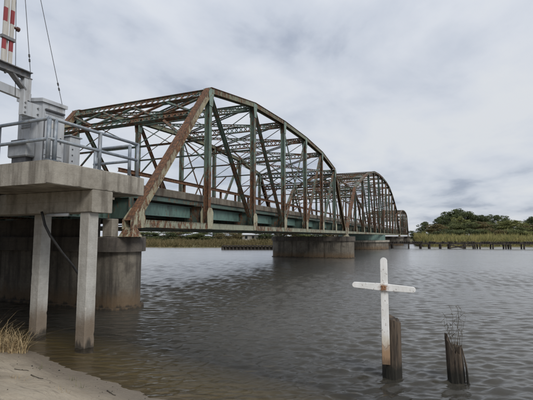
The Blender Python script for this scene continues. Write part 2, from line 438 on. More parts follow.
# ------------------------------------------------------------------ ground, river, shores
def shore_s(x, y):                      # signed distance to the near waterline, + towards the river
    s = 0.21 * (x + 4.8) + 0.977 * (y - 5.95)
    s += 0.06 * math.sin(x * 0.9 + 1.1) + 0.04 * math.sin(x * 2.3)
    return s
def bank_z(x, y):
    s = shore_s(x, y)
    if s < 0:
        t = -s
        z = 0.16 * t + 0.05 * t * t if t < 2 else 0.52 + 0.20 * (t - 2)
        z = min(z, 1.6 + 0.02 * max(0, t - 8))
        q = min(1, t * 2) * (1 if abs(x) < 40 else 0)
        z += q * 0.045 * mnoise.noise(Vector((x * 1.3, y * 1.3, 0))) + q * 0.02 * mnoise.noise(Vector((x * 5, y * 5, 3)))
        fx = max(0, min(1, (-10.6 - x) / 2.5)); fy = max(0, min(1, (4.6 - y) / 4.0))      # approach road embankment, added out of view to shade the platform's left faces
        z = max(z, 4.15 * (fx * fx * (3 - 2 * fx)) * (fy * fy * (3 - 2 * fy)))
        return z
    return max(-3.0, -0.10 * s - 0.03 * s * s)
def ground_grid(name, xs, ys, zf, mat, attr=None):
    me = bpy.data.meshes.new(name)
    vs = [(x, y, zf(x, y)) for y in ys for x in xs]; n = len(xs)
    fs = [(j * n + i, j * n + i + 1, (j + 1) * n + i + 1, (j + 1) * n + i) for j in range(len(ys) - 1) for i in range(n - 1)]
    me.from_pydata(vs, [], fs); me.update(); me.materials.append(M[mat])
    me.polygons.foreach_set('use_smooth', [True] * len(me.polygons))
    if attr:
        a = me.attributes.new(attr[0], 'FLOAT', 'POINT')
        a.data.foreach_set('value', [attr[1](v[0], v[1]) for v in vs])
    ob = bpy.data.objects.new(name, me); col.objects.link(ob); ob['kind'] = 'structure'; return ob
def steps(a, b, segs):
    out = [a]
    for end, st in segs:
        while out[-1] < end - 1e-6: out.append(min(end, out[-1] + st))
    return out
xs = steps(-900, 900, [(-100, 100), (-30, 10), (-14, 1), (3, 0.13), (12, 0.75), (40, 4), (900, 90)])
ys = steps(-600, 160, [(-60, 90), (-10, 8), (1, 1), (9, 0.12), (22, 1), (60, 6), (160, 25)])
bank = ground_grid('sandy_bank', xs, ys, bank_z, 'sand', ('shore', shore_s))
def depth_attr(x, y):
    return max(0.0, -bank_z(x, y)) if y < 60 and abs(x) < 120 else 3.0
def make_river():
    """one sheet of water; wind waves are real relief where the mesh can carry them"""
    DA = 0.0026
    head = R(23.17)
    th = list(np.arange(-0.86, 0.86, DA)) + list(np.linspace(0.86, 2 * math.pi - 0.86, 60)[:-1])
    r = [3.5]
    while r[-1] < 70: r.append(r[-1] * 1.0027)
    while r[-1] < 4000: r.append(r[-1] * 1.05)
    r = np.array(r); th = np.array(th)
    ang = th[None, :] - head
    X = r[:, None] * np.sin(ang); Y = r[:, None] * np.cos(ang)
    rng = np.random.default_rng(5); Z = np.zeros_like(X); lost = np.zeros((len(r), 1))
    cell = np.maximum(r * 0.0028, 0.005)[:, None]
    base = R(-59) 
    for k in range(90):
        lam = 0.07 * (0.62 / 0.07) ** ((k + rng.random()) / 90)
        d = base + rng.normal(0, 0.33); kk = 2 * math.pi / lam
        amp = 0.0078 * lam * (0.6 + 0.8 * rng.random()) * (1.0 if lam < 0.6 else 0.7)
        fade = np.clip((lam / cell - 3.0) / 3.0, 0, 1)
        ph = kk * (X * math.cos(d) + Y * math.sin(d)) + rng.random() * 6.283
        Z += amp * fade * np.sin(ph); lost += (amp * kk) ** 2 / 2 * (1 - fade ** 2)
    patch = 0.85 + 0.35 * np.sin(X * 0.31 + 1.3 + 0.8 * np.sin(Y * 0.17)) * np.sin(Y * 0.23 + X * 0.07)
    Z *= patch
    Z[:, (th > 0.86)] = 0
    s = 0.21 * (X + 4.8) + 0.977 * (Y - 5.95)
    Z *= np.clip(0.35 + s * 0.3, 0.15, 1.0)        # ripples die out in the shallows
    # lee of the bank and piers
    n, m_ = X.shape
    co = np.stack([X, Y, Z], -1).reshape(-1, 3)
    i = np.arange(n - 1)[:, None] * m_; j = np.arange(m_)[None, :]; j2 = (j + 1) % m_
    F = np.stack([i + j, i + j2, i + m_ + j2, i + m_ + j], -1).reshape(-1, 4)
    me = bpy.data.meshes.new('river_water')
    me.vertices.add(len(co)); me.vertices.foreach_set('co', co.ravel().astype(np.float32))
    me.loops.add(F.size); me.loops.foreach_set('vertex_index', F.ravel().astype(np.int32))
    me.polygons.add(len(F)); me.polygons.foreach_set('loop_start', np.arange(0, F.size, 4).astype(np.int32))
    me.update(calc_edges=True)
    me.polygons.foreach_set('use_smooth', np.ones(len(F), bool))
    sa = s + 0.06 * np.sin(X * 0.9 + 1.1) + 0.04 * np.sin(X * 2.3)
    dep = np.clip(0.10 * sa + 0.03 * sa * np.abs(sa), 0, 3.0)
    a = me.attributes.new('depth', 'FLOAT', 'POINT'); a.data.foreach_set('value', dep.ravel().astype(np.float32))
    a = me.attributes.new('chop', 'FLOAT', 'POINT'); a.data.foreach_set('value', np.broadcast_to(np.sqrt(lost), X.shape).ravel().astype(np.float32))
    me.materials.append(M['river_water'])
    ob = bpy.data.objects.new('river_water', me); col.objects.link(ob); ob['kind'] = 'structure'
make_river()

SHORE = [(-2600, 330), (-900, 160), (-400, 110), (-220, 92), (-130, 84), (-95, 82), (-70, 82), (-56, 84), (-46, 90), (-38, 99), (-31, 116), (-28, 140), (-24, 166),
         (-10, 170), (-7.2, 150), (-5.6, 124), (-3.4, 116), (3, 117), (10, 119.5), (17, 124), (23, 126), (34, 131), (60, 138), (110, 142), (260, 150), (900, 180), (2600, 330)]
def far_land():
    ring = []
    for i in range(len(SHORE) - 1):
        (x0, y0), (x1, y1) = SHORE[i], SHORE[i + 1]
        n = 6 if abs(x0) < 140 and abs(x1) < 140 else 2
        for k in range(n):
            t = k / n; x = x0 + (x1 - x0) * t; y = y0 + (y1 - y0) * t
            j = 0.9 * mnoise.noise(Vector((x * .25, y * .25, 1))) if n == 6 else 0
            ring.append((x, y + j))
    ring.append(SHORE[-1])
    offs = [(-2, -1.2), (0, 0.05), (1.0, 0.30), (4, 0.5), (12, 0.8), (30, 1.2), (70, 1.7), (160, 2.2), (500, 2.6), (4000, 2.7)]
    m = MB(); n = len(ring)
    for d, z in offs:
        for x, y in ring:
            r = math.hypot(x, y); k = (r + d) / r
            m.v.append((x * k, y * k, z + (0.15 * mnoise.noise(Vector((x * .3, y * .3, d))) if d > 0 else 0)))
    for j in range(len(offs) - 1):
        for i in range(n - 1): m.f.append((j * n + i, j * n + i + 1, (j + 1) * n + i + 1, (j + 1) * n + i))
    return m.build('far_marsh_land', 'marsh_ground', smooth=True, kind='structure'), ring
land, RING = far_land()

# ------------------------------------------------------------------ truss spans
XN, XF = -11.0, -20.58            # near and far truss planes
ZC = 3.31                          # bottom chord centre
DECK = 4.62
def lacing(p, q, up, depth, width, t=0.012, pitch=None, single=False):
    """zigzag flat bars between two chords, lying in the plane of (pq, up)"""
    p = Vector(p); q = Vector(q); d = (q - p); L = d.length; d.normalize(); u = Vector(up)
    sd = d.cross(u).normalized(); u = sd.cross(d).normalized()
    n = max(2, round(L / (pitch or depth))); m = MB()
    for i in range(n):
        a = p + d * (L * i / n); b = p + d * (L * (i + 1) / n)
        lo, hi = -u * depth / 2, u * depth / 2
        pr = [(a + lo, b + hi), (a + hi, b + lo)]
        if single: pr = [pr[i % 2]]
        for k, (s0, s1) in enumerate(pr):
            o = sd * (t * (k - .5) * 1.2)
            m.bar(s0 + o, s1 + o, sd, [(-width / 2, width / 2, -t / 2, t / 2)])
    return m
def lat_strut(name, par, p, q, up, depth, ang, mat, lw=0.06, pitch=None, single=False):
    """lattice strut: four angles and laced webs"""
    m = MB(); h = depth / 2; w = ang
    m.bar(p, q, up, [(-w, w, h - .018, h), (-.009, .009, h - w - .018, h - .019), (-w, w, -h, -h + .018), (-.009, .009, -h + .019, -h + w + .018)])
    o = m.build(name, mat, par)
    lacing(p, q, up, depth - w * .7, lw, pitch=pitch, single=single).build('lacing', mat, o, kind='stuff')
    return o
def ibar(w, h, t, tf):
    return [(-w / 2, w / 2, h / 2 - tf, h / 2), (-w / 2, w / 2, -h / 2, -h / 2 + tf), (-t / 2, t / 2, -h / 2 + tf + .001, h / 2 - tf - .001)]
def gusset(par, X, side, y, z, pts, mat, t=0.016, name='gusset_plate'):
    m = MB(); n = len(pts)
    vs = [(X + s * t / 2, y + a, z + b) for s in (-1, 1) for a, b in pts]
    m.add(vs, [tuple(reversed(range(n))), tuple(range(n, 2 * n))] + [(i, (i + 1) % n, n + (i + 1) % n, n + i) for i in range(n)])
    return m.build(name, mat, par)

def rivets(par, X, y, z, pts, sgn):
    m = MB(); n = len(pts); cx_ = sum(a for a, b in pts) / n; cz_ = sum(b for a, b in pts) / n
    for i in range(n):
        (a0, b0), (a1, b1) = pts[i], pts[(i + 1) % n]; L = math.hypot(a1 - a0, b1 - b0); k = max(1, int(L / .11))
        for j in range(k):
            t = (j + .5) / k; a = a0 + (a1 - a0) * t; b = b0 + (b1 - b0) * t
            d = math.hypot(a - cx_, b - cz_); f = (d - .055) / d; a = cx_ + (a - cx_) * f; b = cz_ + (b - cz_) * f; q = .017
            m.add([(X, y + a - q, z + b - q), (X, y + a + q, z + b - q), (X, y + a + q, z + b + q), (X, y + a - q, z + b + q), (X + sgn * .014, y + a, z + b)], [(0, 1, 4), (1, 2, 4), (2, 3, 4), (3, 0, 4)])
    m.build('rivets', par.data.materials[0].name, par, kind='stuff')
def build_span(par, y0, pl, hs, mats, detail=1.0, swing=False):
    """hs: heights of upper nodes 1..n-1; panels n = len(hs)+1"""
    n = len(hs) + 1
    Y = [y0 + pl * i for i in range(n + 1)]
    mid = n / 2
    G = mats
    for X, out in ((XN, 1), (XF, -1)):
        U = {i: Vector((X, Y[i], hs[i - 1])) for i in range(1, n)}
        Lw = {i: Vector((X, Y[i], ZC)) for i in range(n + 1)}
        # end posts: box section with cover plate on the upper face, laced below
        for a, b in ((Lw[0], U[1]), (Lw[n], U[n - 1])):
            up = (0, -1, 1) if a.y < b.y else (0, 1, 1)
            m = MB(); m.bar(a, b, up, [(-.155, -.13, -.155, .155), (.13, .155, -.155, .155), (-.19, -.156, -.155, -.135), (.156, .19, -.155, -.135)])
            o = m.build('end_post', G['endpost'], par)
            MB().bar(a, b, up, [(-.20, .20, .157, .175)]).build('cover_plate', G['cover'], o)
            lacing(a, b, Vector((1, 0, 0)), .28, .05, pitch=.34, single=True).build('lacing', G['cover'], o, kind='stuff')
        # top chord
        for i in range(1, n - 1):
            a, b = U[i], U[i + 1]
            m = MB(); m.bar(a, b, (0, 0, 1), [(-.16, -.132, -.15, .15), (.132, .16, -.15, .15), (-.185, -.161, -.15, -.13), (.161, .185, -.15, -.13)])
            o = m.build('top_chord', G['chord'], par)
            MB().bar(a, b, (0, 0, 1), [(-.205, .205, .152, .172)]).build('cover_plate', G['cover'], o)
        # bottom chord: one length per panel
        for i in range(n):
            m = MB(); m.bar(Lw[i] + Vector((0, .012, 0)), Lw[i + 1] - Vector((0, .012, 0)), (0, 0, 1),
                  [(-.17, -.14, -.15, .15), (.14, .17, -.15, .15), (-.187, -.171, .128, .15), (.171, .187, .128, .15), (.171, .187, -.15, -.128), (-.139, .139, -.012, .012)])
            m.build('bottom_chord', G['bottom'], par)
        # verticals
        for i in range(1, n):
            w = .30 if i not in (1, n - 1) else .26
            m = MB(); a = Vector((X, Y[i], ZC + .15)); b = Vector((X, Y[i], hs[i - 1] - .17))
            m.bar(a, b, (0, 1, 0), [(-.15, -.13, -w / 2, w / 2), (.13, .15, -w / 2, w / 2), (-.129, .129, -.011, .011)])
            m.build('vertical_post', G['post'], par)
            # gusset plates at the upper and lower joints
            up_p = [(-.22, .09), (.22, .09), (.25, -.18), (.16, -.85), (-.16, -.85), (-.25, -.18)]
            lo_p = [(-.24, -.13), (.24, -.13), (.27, .20), (.30, .72), (.14, .95), (-.14, .95), (-.30, .72), (-.27, .20)]
            for s in (-1, 1):
                g1 = gusset(par, X + s * .172, s, Y[i], hs[i - 1], up_p, G['gusset'])
                g2 = gusset(par, X + s * .198, s, Y[i], ZC, lo_p, G['lowgusset'])
                if detail > .9 and s > 0 and X == XN:
                    rivets(g1, X + .1805, Y[i], hs[i - 1], up_p, 1); rivets(g2, X + .2065, Y[i], ZC, lo_p, 1)
        for s in (-1, 1):
            e_p = [(-.24, -.24), (.62, -.16), (.62, .17), (.50, .58), (.22, .62), (-.24, .1)]
            gusset(par, X + s * .208, s, Y[0], ZC, e_p, G['lowgusset'])
            gusset(par, X + s * .208, s, Y[n], ZC, [(-a, b) for a, b in reversed(e_p)], G['lowgusset'])
        # diagonals
        for i in range(1, n - 1):
            prs = []
            if i + 1 < mid + .25: prs.append((U[i], Lw[i + 1]))
            if i > mid - .75 + .5: prs.append((U[i + 1], Lw[i]))
            if n % 2 and i == n // 2: prs = [(U[i], Lw[i + 1]), (U[i + 1], Lw[i])]
            for k, (a, b) in enumerate(prs):
                counter = len(prs) == 2
                w = .10 if counter else .19
                d = (b - a).normalized(); a2 = a + d * .35; b2 = b - d * .30
                m = MB()
                if counter:
                    o = Vector(((k - .5) * .10, 0, 0)); m.bar(a2 + o, b2 + o, (1, 0, 0), [(-.06, .06, -.03, .03)])
                    m.build('counter_diagonal', G['diag'], par)
                else:
                    m.bar(a2, b2, (1, 0, 0), [(-w / 2, -w / 2 + .018, -.10, .10), (w / 2 - .018, w / 2, -.10, .10), (-w / 2 + .021, w / 2 - .021, -.01, .01)])
                    m.build('diagonal', G['diag'], par)
    # portals at both ends (in the plane of the end posts)
    for a, b in ((0, 1), (n, n - 1)):
        L0 = Vector((0, Y[a], ZC)); U1 = Vector((0, Y[b], hs[b - 1])); ax = (L0 - U1).normalized()
        def at(x, t): return Vector((x, 0, 0)) + U1 + ax * t
        xa, xb = XN - .20, XF + .20
        lat_strut('portal_strut', par, at(xa, .26), at(xb, .26), ax, .62, .11, G['lat'], lw=.085, pitch=.40)
        lat_strut('portal_strut', par, at(xa, 1.95), at(xb, 1.95), ax, .50, .11, G['lat'], lw=.085, pitch=.36)
        nb = 4; step = (xb - xa) / nb
        for k in range(nb):
            for t0, t1 in (((.5, 1.84), (1.84, .5))):
                m = MB(); p = at(xa + step * k, t0); q = at(xa + step * (k + 1), t1)
                o = Vector((0, .02 if t0 < 1 else -.02, 0))
                m.bar(p + o, q + o, ax, [(-.055, .055, -.05, .05)]); m.build('portal_brace', G['lat'], par)
        for x0, s in ((xa, -1), (xb, 1)):
            m = MB(); m.bar(at(x0, 3.6), at(x0 + s * 1.6, 2.28), ax.cross(Vector((1, 0, 0))), [(-.06, .06, -.06, .06)])
            m.build('knee_brace', G['lat'], par)
    # sway frames and top laterals
    for i in range(1, n):
        h = hs[i - 1]
        xa, xb = XN - .17, XF + .17
        if i not in (1, n - 1):
            lat_strut('lateral_strut', par, (xa, Y[i], h - .12), (xb, Y[i], h - .12), (0, 0, 1), .50, .09, G['lat'], lw=.07, pitch=.42)
        if 1 < i < n - 1 or True:
            zl = max(h - 3.0, 8.2) if i not in (1, n - 1) else 7.9
            m = MB(); m.bar((xa + .02, Y[i], zl), (xb - .02, Y[i], zl), (0, 0, 1), [(-.05, .05, -.05, -.035), (-.05, .05, .035, .05), (-.008, .008, -.034, .034)])
            m.build('sway_strut', G['lat'], par)
            ztop = h - .4
            for k in range(2):
                xm = (xa + xb) / 2
                for s, (z0, z1) in enumerate(((ztop, zl + .06), (zl + .06, ztop))):
                    p = Vector((xa if k == 0 else xm, Y[i] + (.02 if s else -.02), z0)); q = Vector((xm if k == 0 else xb, p.y, z1))
                    MB().bar(p, q, (0, 1, 0), [(-.028, .028, -.008, .008)]).build('sway_brace', G['lat'], par)
            for x0, s in ((xa, -1), (xb, 1)):
                MB().bar((x0, Y[i], zl - 1.1), (x0 + s * 1.2, Y[i], zl - .055), (0, 1, 0), [(-.04, .04, -.04, .04)]).build('knee_brace', G['lat'], par)
        if i < n - 1:
            a0 = Vector((xa, Y[i], h - .02)); b1 = Vector((xb, Y[i + 1], hs[i] - .02))
            a1 = Vector((xb, Y[i], h - .02)); b0 = Vector((xa, Y[i + 1], hs[i] - .02))
            for (p, q, dz) in ((a0, b1, .0), (a1, b0, -.22)):
                v = Vector((0, 0, dz)); up = Vector((0, 0, 1))
                if detail > .6:
                    lat_strut('top_lateral', par, p + v, q + v, up, .20, .06, G['lat'], lw=.045, pitch=.26, single=True)
                else:
                    MB().bar(p + v, q + v, up, [(-.06, .06, -.09, .09)]).build('top_lateral', G['lat'], par)
    # floor system
    for i in range(n + 1):
        z0, z1 = 3.52, 4.36
        yy = Y[i] + (.28 if i == 0 else -.28 if i == n else 0)
        m = MB(); c = (z0 + z1) / 2
        m.bar((XN - .26, yy, c), (XF + .26, yy, c), (0, 0, 1), ibar(.30, z1 - z0, .016, .022))
        for s in (-1, 1):
            for x in (XN - .262, XN - 1.3, XN - 2.6, XF + .262, XF + 1.3, XF + 2.6, (XN + XF) / 2):
                m.box((x - .01, yy + s * .012 - (.12 if s < 0 else 0), z0 + .024), (x + .01, yy + s * .012 + (.12 if s > 0 else 0), z1 - .024))
        m.build('floor_beam', G['floor'], par)
    sx = [XN - .95 - k * (XF - XN + 1.9) / -5 for k in range(6)]
    for i in range(n):
        for k, x in enumerate(sx):
            m = MB(); c = 4.02
            m.bar((x, Y[i] + (.16 if i else .44), c), (x, Y[i + 1] - (.16 if i < n - 1 else .44), c), (0, 0, 1), ibar(.20, .56, .014, .022))
            m.build('stringer', 'turquoise_paint' if k in (0, 5) else G['floor'], par)
        for X in (XN - .67, XF + .67):
            MB().bar((X, Y[i] + .006, 4.50), (X, Y[i + 1] - .006, 4.50), (0, 0, 1), [(-.035, .035, .085, .10), (-.035, .035, -.10, -.085), (-.008, .008, -.084, .084)]).build('edge_channel', 'dull_green', par)
        # bottom lateral X
        for s, (p, q) in enumerate((((XN - .2, Y[i] + .1, ZC - .06), (XF + .2, Y[i + 1] - .1, ZC - .06)), ((XF + .2, Y[i] + .1, ZC - .12), (XN - .2, Y[i + 1] - .1, ZC - .12)))):
            MB().bar(p, q, (0, 0, 1), [(-.07, .07, -.02, .02)]).build('bottom_lateral', G['floor'], par)
        g = .010
        m = MB(); m.box((XF + .74, Y[i] + g, 4.40), (XN - .74, Y[i + 1] - g, DECK)); m.build('deck_slab', 'concrete_dark', par)
        MB().box((XF + 1.12, Y[i], DECK + .001), (XN - 1.12, Y[i + 1], DECK + .05)).build('road_surface', 'asphalt', par)
        for x0, x1 in ((XN - .98, XN - .58), (XF + .58, XF + .98)):
            m = MB()
            m.bevbox((x0, Y[i] + g, DECK + .002), (x1, Y[i + 1] - g, DECK + .37), .025)
            m.build('curb', 'concrete_curb', par)
        # guard rail
        for X, s in ((XN - .72, 1), (XF + .72, -1)):
            m = MB(); m.bar((X, Y[i] + .004, 5.47), (X, Y[i + 1] - .004, 5.47), (0, 0, 1), [(-.05, .05, .065, .08), (-.05, .05, -.08, -.065), (-.008, .008, -.064, .064)])
            m.build('guard_rail', 'rail_rust', par)
            for k in range(3):
                yy = Y[i] + pl * (k + .5) / 3
                MB().bar((X - .075 * s, yy, DECK + .36), (X - .075 * s, yy, 5.56), (0, 1, 0), [(-.05, -.038, -.06, .06), (.038, .05, -.06, .06), (-.037, .037, -.006, .006)]).build('rail_post', 'rail_rust', par)
    # bearings
    for X in (XN, XF):
        for yy in (Y[0], Y[n]):
            m = MB(); m.add([(X - .32, yy - .30, 2.79), (X + .32, yy - .30, 2.79), (X + .32, yy + .30, 2.79), (X - .32, yy + .30, 2.79),
                     (X - .22, yy - .10, 3.15), (X + .22, yy - .10, 3.15), (X + .22, yy + .10, 3.15), (X - .22, yy + .10, 3.15)],
                     [(0, 3, 2, 1), (4, 5, 6, 7), (0, 1, 5, 4), (1, 2, 6, 5), (2, 3, 7, 6), (3, 0, 4, 7)])
            m.box((X - .42, yy - .42, 2.775), (X + .42, yy + .42, 2.789))
            m.build('bearing_shoe', G['lowgusset'], par)

G1 = dict(endpost='post_tan', cover='rust_red', chord='olive_chord', bottom='chord_paint', post='green_paint', gusset='pale_green',
          lowgusset='cream_paint', diag='rusty_green', lat='rusty_green', floor='dull_green')  # paint of each kind of member
G2 = dict(G1, endpost='rust_red', chord='brown_steel', post='rusty_green', gusset='rusty_green', diag='brown_steel', lat='brown_steel', cover='brown_steel')
Y0, P1 = 12.25, 5.598
span1 = thing('truss_span', (-15.8, Y0, 2.775), 'nearest rusty green curved-top truss span above the rounded brown pier', 'bridge span')
build_span(span1, Y0, P1, [10.53, 11.45, 11.72, 11.72, 11.45, 10.53], G1)
YS, PS = 52.1, 6.5
swing = thing('swing_span', (-15.8, YS, 2.775), 'tallest reddish rusty truss span in the middle, over the round pier', 'bridge span')
build_span(swing, YS, PS, [9.9, 12.1, 13.9, 15.1, 15.55, 15.7, 15.55, 15.1, 13.9, 12.1, 9.9], G2, .5, True)
YT = 130.8
span3 = thing('truss_span', (-15.8, YT, 2.775), 'farthest and smallest looking truss span next to the far marsh', 'bridge span')
build_span(span3, YT, P1, [10.53, 11.45, 11.72, 11.72, 11.45, 10.53], G2, .5)

# ------------------------------------------------------------------ piers
def stadium(xn, xf, yc, r, n=14):
    pts = [(xn - r + r * math.cos(t), yc + r * math.sin(t)) for t in [(-math.pi / 2) + math.pi * i / n for i in range(n + 1)]]
    pts += [(xf + r - r * math.cos(t), yc - r * math.sin(t)) for t in [(-math.pi / 2) + math.pi * i / n for i in range(n + 1)]]
    return pts
def pier(label, yc, r, xn, ztop=2.77, zcap=2.2, over=.16, backwall=None, xf=None):
    t = thing('bridge_pier', ((XN + XF) / 2, yc, -2.0), label, 'bridge pier', 'piers standing in the river under the bridge')
    xf = xf or XN + XF - xn
    for s in (0, 1):   # two round-ended shafts joined by a recessed web wall
        xa, xb = ((xn, -14.3) if s == 0 else (-17.28, xf))
        m = MB(); m.poly(stadium(xa, xb, yc, r), -2.0, zcap - .002); o = m.build('pier_shaft', 'concrete_pier', t, smooth=False)
    MB().box((-17.9, yc - r + .03, -2.0), (-13.68, yc + r - .03, zcap - .004)).build('web_wall', 'concrete_pier', t)
    MB().poly(stadium(xn + .14, xf - .14, yc, r + .14), -2.0, .09).build('footing', 'concrete_pier', t)
    m = MB(); p = stadium(xn + over, xf - over, yc, r + over); q = stadium(xn + over - .03, xf - over + .03, yc, r + over - .03)
    m.poly(p, zcap, ztop - .03); k = len(p)
    m.v += [(x, y, ztop) for x, y in q]
    m.f.append(tuple(range(2 * k, 3 * k))); m.f += [(k + i, k + (i + 1) % k, 2 * k + (i + 1) % k, 2 * k + i) for i in range(k)]
    m.f.pop(1)
    m.build('pier_cap', 'concrete_dark', t)
    if backwall:
        for a, b in backwall: MB().box(a, b).build('backwall', 'concrete_dark', t)
    return t
pier1 = pier('big brown concrete pier with rounded end nearest to the bank', 12.62, .82, -11.0, backwall=[((-20.2, 11.95, 2.772), (-12.5, 12.2, 3.5))])
MB().bevbox((-12.15, 11.95, 2.772), (-11.65, 12.3, 3.48), .02).build('pedestal', 'concrete_light', pier1)
pier2 = pier('dark concrete pier midstream where the near span meets the tallest one', 51.75, 1.15, -9.95, xf=-21.1)
pier4 = pier('small distant pier in the shadow where tallest and farthest spans meet', 130.4, 1.35, -9.9)
pier5 = pier('farthest pier under the end of the last span by the marsh', 170.3, 1.1, -10.4)
pv = thing('pivot_pier', (-15.8, 91.1, -2), 'round pale brown pier with green drum under the tallest span', 'bridge pier', 'piers standing in the river under the bridge')
def disc(r0, r1, z0, z1, c=(-15.8, 91.1), n=40):
    m = MB()
    m.v = [(c[0] + r * math.cos(i * math.tau / n), c[1] + r * math.sin(i * math.tau / n), z) for r, z in ((r0, z0), (r1, z1)) for i in range(n)]
    m.f = [tuple(reversed(range(n))), tuple(range(n, 2 * n))] + [(i, (i + 1) % n, n + (i + 1) % n, n + i) for i in range(n)]
    return m
disc(5.9, 5.7, -2, 1.55).build('pier_shaft', 'concrete_pier', pv)
disc(6.0, 6.0, 1.551, 1.95).build('pier_cap', 'concrete_light', pv)
disc(5.1, 5.1, 1.951, 3.12).build('turning_drum', 'turquoise_paint', pv)

# approach deck behind the platform
ap = thing('approach_span', (-15.8, 2, 3.42), 'approach roadway slab on steel girders behind the concrete platform', 'roadway')
MB().box((-20.2, -9.5, 4.22), (-11.62, 12.0, 4.58)).build('deck_slab', 'concrete_curb', ap)
MB().box((-19.6, -9.5, 4.581), (-12.2, 12.0, 4.63)).build('road_surface', 'asphalt', ap)
for x in (-11.85, -13.9, -15.9, -17.9, -19.9):
    for ya, yb in ((-9.0, 7.55), (8.36, 11.9)):
        m = MB(); m.bar((x, ya, 3.85), (x, yb, 3.85), (0, 0, 1), ibar(.30, .72, .016, .025))
        yy = ya + .12
        while yy < yb - .05:
            m.box((x + .009, yy - .008, 3.52), (x + .13, yy + .008, 4.18)); yy += .28 if ya > 0 else 1.2
        m.build('girder', 'dull_green', ap)
for k in range(5):
    MB().bevbox((-11.98, 8.2 + k * .78, 4.59), (-11.66, 8.86 + k * .78, 4.90 + .05 * (k % 3)), .03).build('curb_block', 'rail_rust', ap)

# ------------------------------------------------------------------ concrete platform with railing
pf = thing('concrete_platform', (-9.7, 7.95, -0.6), 'raised concrete platform on square columns with grey pipe railing at the left', 'platform')
PX, PY0, PY1, PT = -8.1, 6.27, 9.54, 4.54
MB().chip((-11.45, PY0, 4.0), (PX, PY1, PT), .016, 1, 40, 3).build('deck_slab', 'concrete_light', pf)
MB().chip((-19.6, 7.6, 3.42), (PX - .004, 8.3, 3.998), .014, 0, 70, 4).build('cap_beam', 'concrete_light', pf)
for cx, cy in ((-8.385, 7.80), (-10.56, 8.14), (-13.3, 7.95), (-16.2, 7.95), (-18.8, 7.95)):
    MB().chip((cx - .16, cy - .16, -1.4), (cx + .16, cy + .16, 3.418), .012, 2, 60, int(-cx * 10)).build('column', 'concrete_pile', pf)
RX = PX - .07
def post(x, y): 
    MB().tube([(x, y, PT), (x, y, 5.54)], .05, 10).build('railing_post', 'galv_pipe', pf, True)
    MB().box((x - .07, y - .07, PT + .001), (x + .07, y + .07, PT + .014)).build('base_plate', 'galv_pipe', pf)
for yy in (6.50, 7.85, 9.30): post(RX, yy)
for xx in (RX - .01, -9.95, -11.2): post(xx, PY0 + .07 if xx > -8.5 else PY0 + .07)
post(RX - .30, 9.30); post(-9.85, 9.30)
for z in (5.53, 5.05):
    MB().tube([(RX, PY0 + .04, z), (RX, 9.33, z)], .042, 10).build('railing_pipe', 'galv_pipe', pf, True)
    MB().tube([(RX + .03, PY0 + .07, z - .005), (-11.3, PY0 + .07, z - .005)], .042, 10).build('railing_pipe', 'galv_pipe', pf, True)
    MB().tube([(RX - .30, 9.30, z - .003), (-9.9, 9.30, z - .003)], .042, 10).build('railing_pipe', 'galv_pipe', pf, True)
MB().tube([(-9.63, 7.55, 3.36), (-8.87, 7.55, 3.36)], .045, 8).build('conduit', 'cabinet_grey', pf, True)

# hanging hose
h = [(-9.80, 7.50, 3.46), (-9.77, 7.52, 3.34), (-9.70, 7.54, 3.10), (-9.55, 7.6, 2.81), (-9.40, 7.85, 2.37), (-9.36, 8.2, 1.98), (-9.28, 8.35, 1.72), (-9.22, 8.45, 1.35), (-9.21, 8.50, 0.88), (-9.21, 8.50, -.5)]
tag(MB().tube(h, .034, 8).build('hanging_hose', 'black_rubber', None, True), 'black hose hanging under the platform behind the front column', 'hose')

# ------------------------------------------------------------------ traffic gate
GX = -8.85
gt = thing('barrier_gate', (-9.3, 6.95, PT), 'pale grey gate machine with raised red and white barrier arm', 'traffic gate')
cx0, cx1, cy0, cy1 = -9.72, GX, 6.66, 7.30
m = MB(); z0, zf, zb = PT + .10, 6.10, 6.22
m.add([(cx0, cy0, z0), (cx1, cy0, z0), (cx1, cy1, z0), (cx0, cy1, z0), (cx0, cy0, zb), (cx1, cy0, zf), (cx1, cy1, zf), (cx0, cy1, zb)],
      [(0, 3, 2, 1), (4, 5, 6, 7), (0, 1, 5, 4), (1, 2, 6, 5), (2, 3, 7, 6), (3, 0, 4, 7)])
m.build('cabinet_body', 'cabinet_grey', gt)
m = MB(); o = .045
m.add([(cx0 - o, cy0 - o, zb + .001), (cx1 + o, cy0 - o, zf + .001), (cx1 + o, cy1 + o, zf + .001), (cx0 - o, cy1 + o, zb + .001)] +
      [(cx0 - o, cy0 - o, zb + .09), (cx1 + o, cy0 - o, zf + .09), (cx1 + o, cy1 + o, zf + .09), (cx0 - o, cy1 + o, zb + .09)],
      [(0, 3, 2, 1), (4, 5, 6, 7), (0, 1, 5, 4), (1, 2, 6, 5), (2, 3, 7, 6), (3, 0, 4, 7)])
m.build('cabinet_lid', 'cabinet_grey', gt)
MB().box((cx0 + .05, cy0 + .05, PT + .001), (cx1 - .05, cy1 - .05, PT + .10)).build('plinth', 'motor_grey', gt)
d = MB().box((GX + .001, cy0 + .05, PT + .18), (GX + .022, cy1 - .05, 5.86)).build('cabinet_door', 'cabinet_grey', gt)
MB().box((GX + .023, cy1 - .14, 5.15), (GX + .045, cy1 - .11, 5.30)).build('handle', 'cabinet_trim', d)
for zz_ in (4.95, 5.65): MB().box((GX + .023, cy0 + .06, zz_), (GX + .036, cy0 + .085, zz_ + .12)).build('hinge', 'motor_grey', d)
MB().bar((GX + .03, cy0 + .06, 5.93), (GX + .03, cy1 - .04, 5.93), (0, 0, 1), [(-.03, .03, -.02, .02)]).build('hood', 'cabinet_trim', gt)
MB().box((-9.62, cy0 - .022, 5.20), (-9.0, cy0 - .001, 5.98)).build('side_panel', 'cabinet_grey', gt)
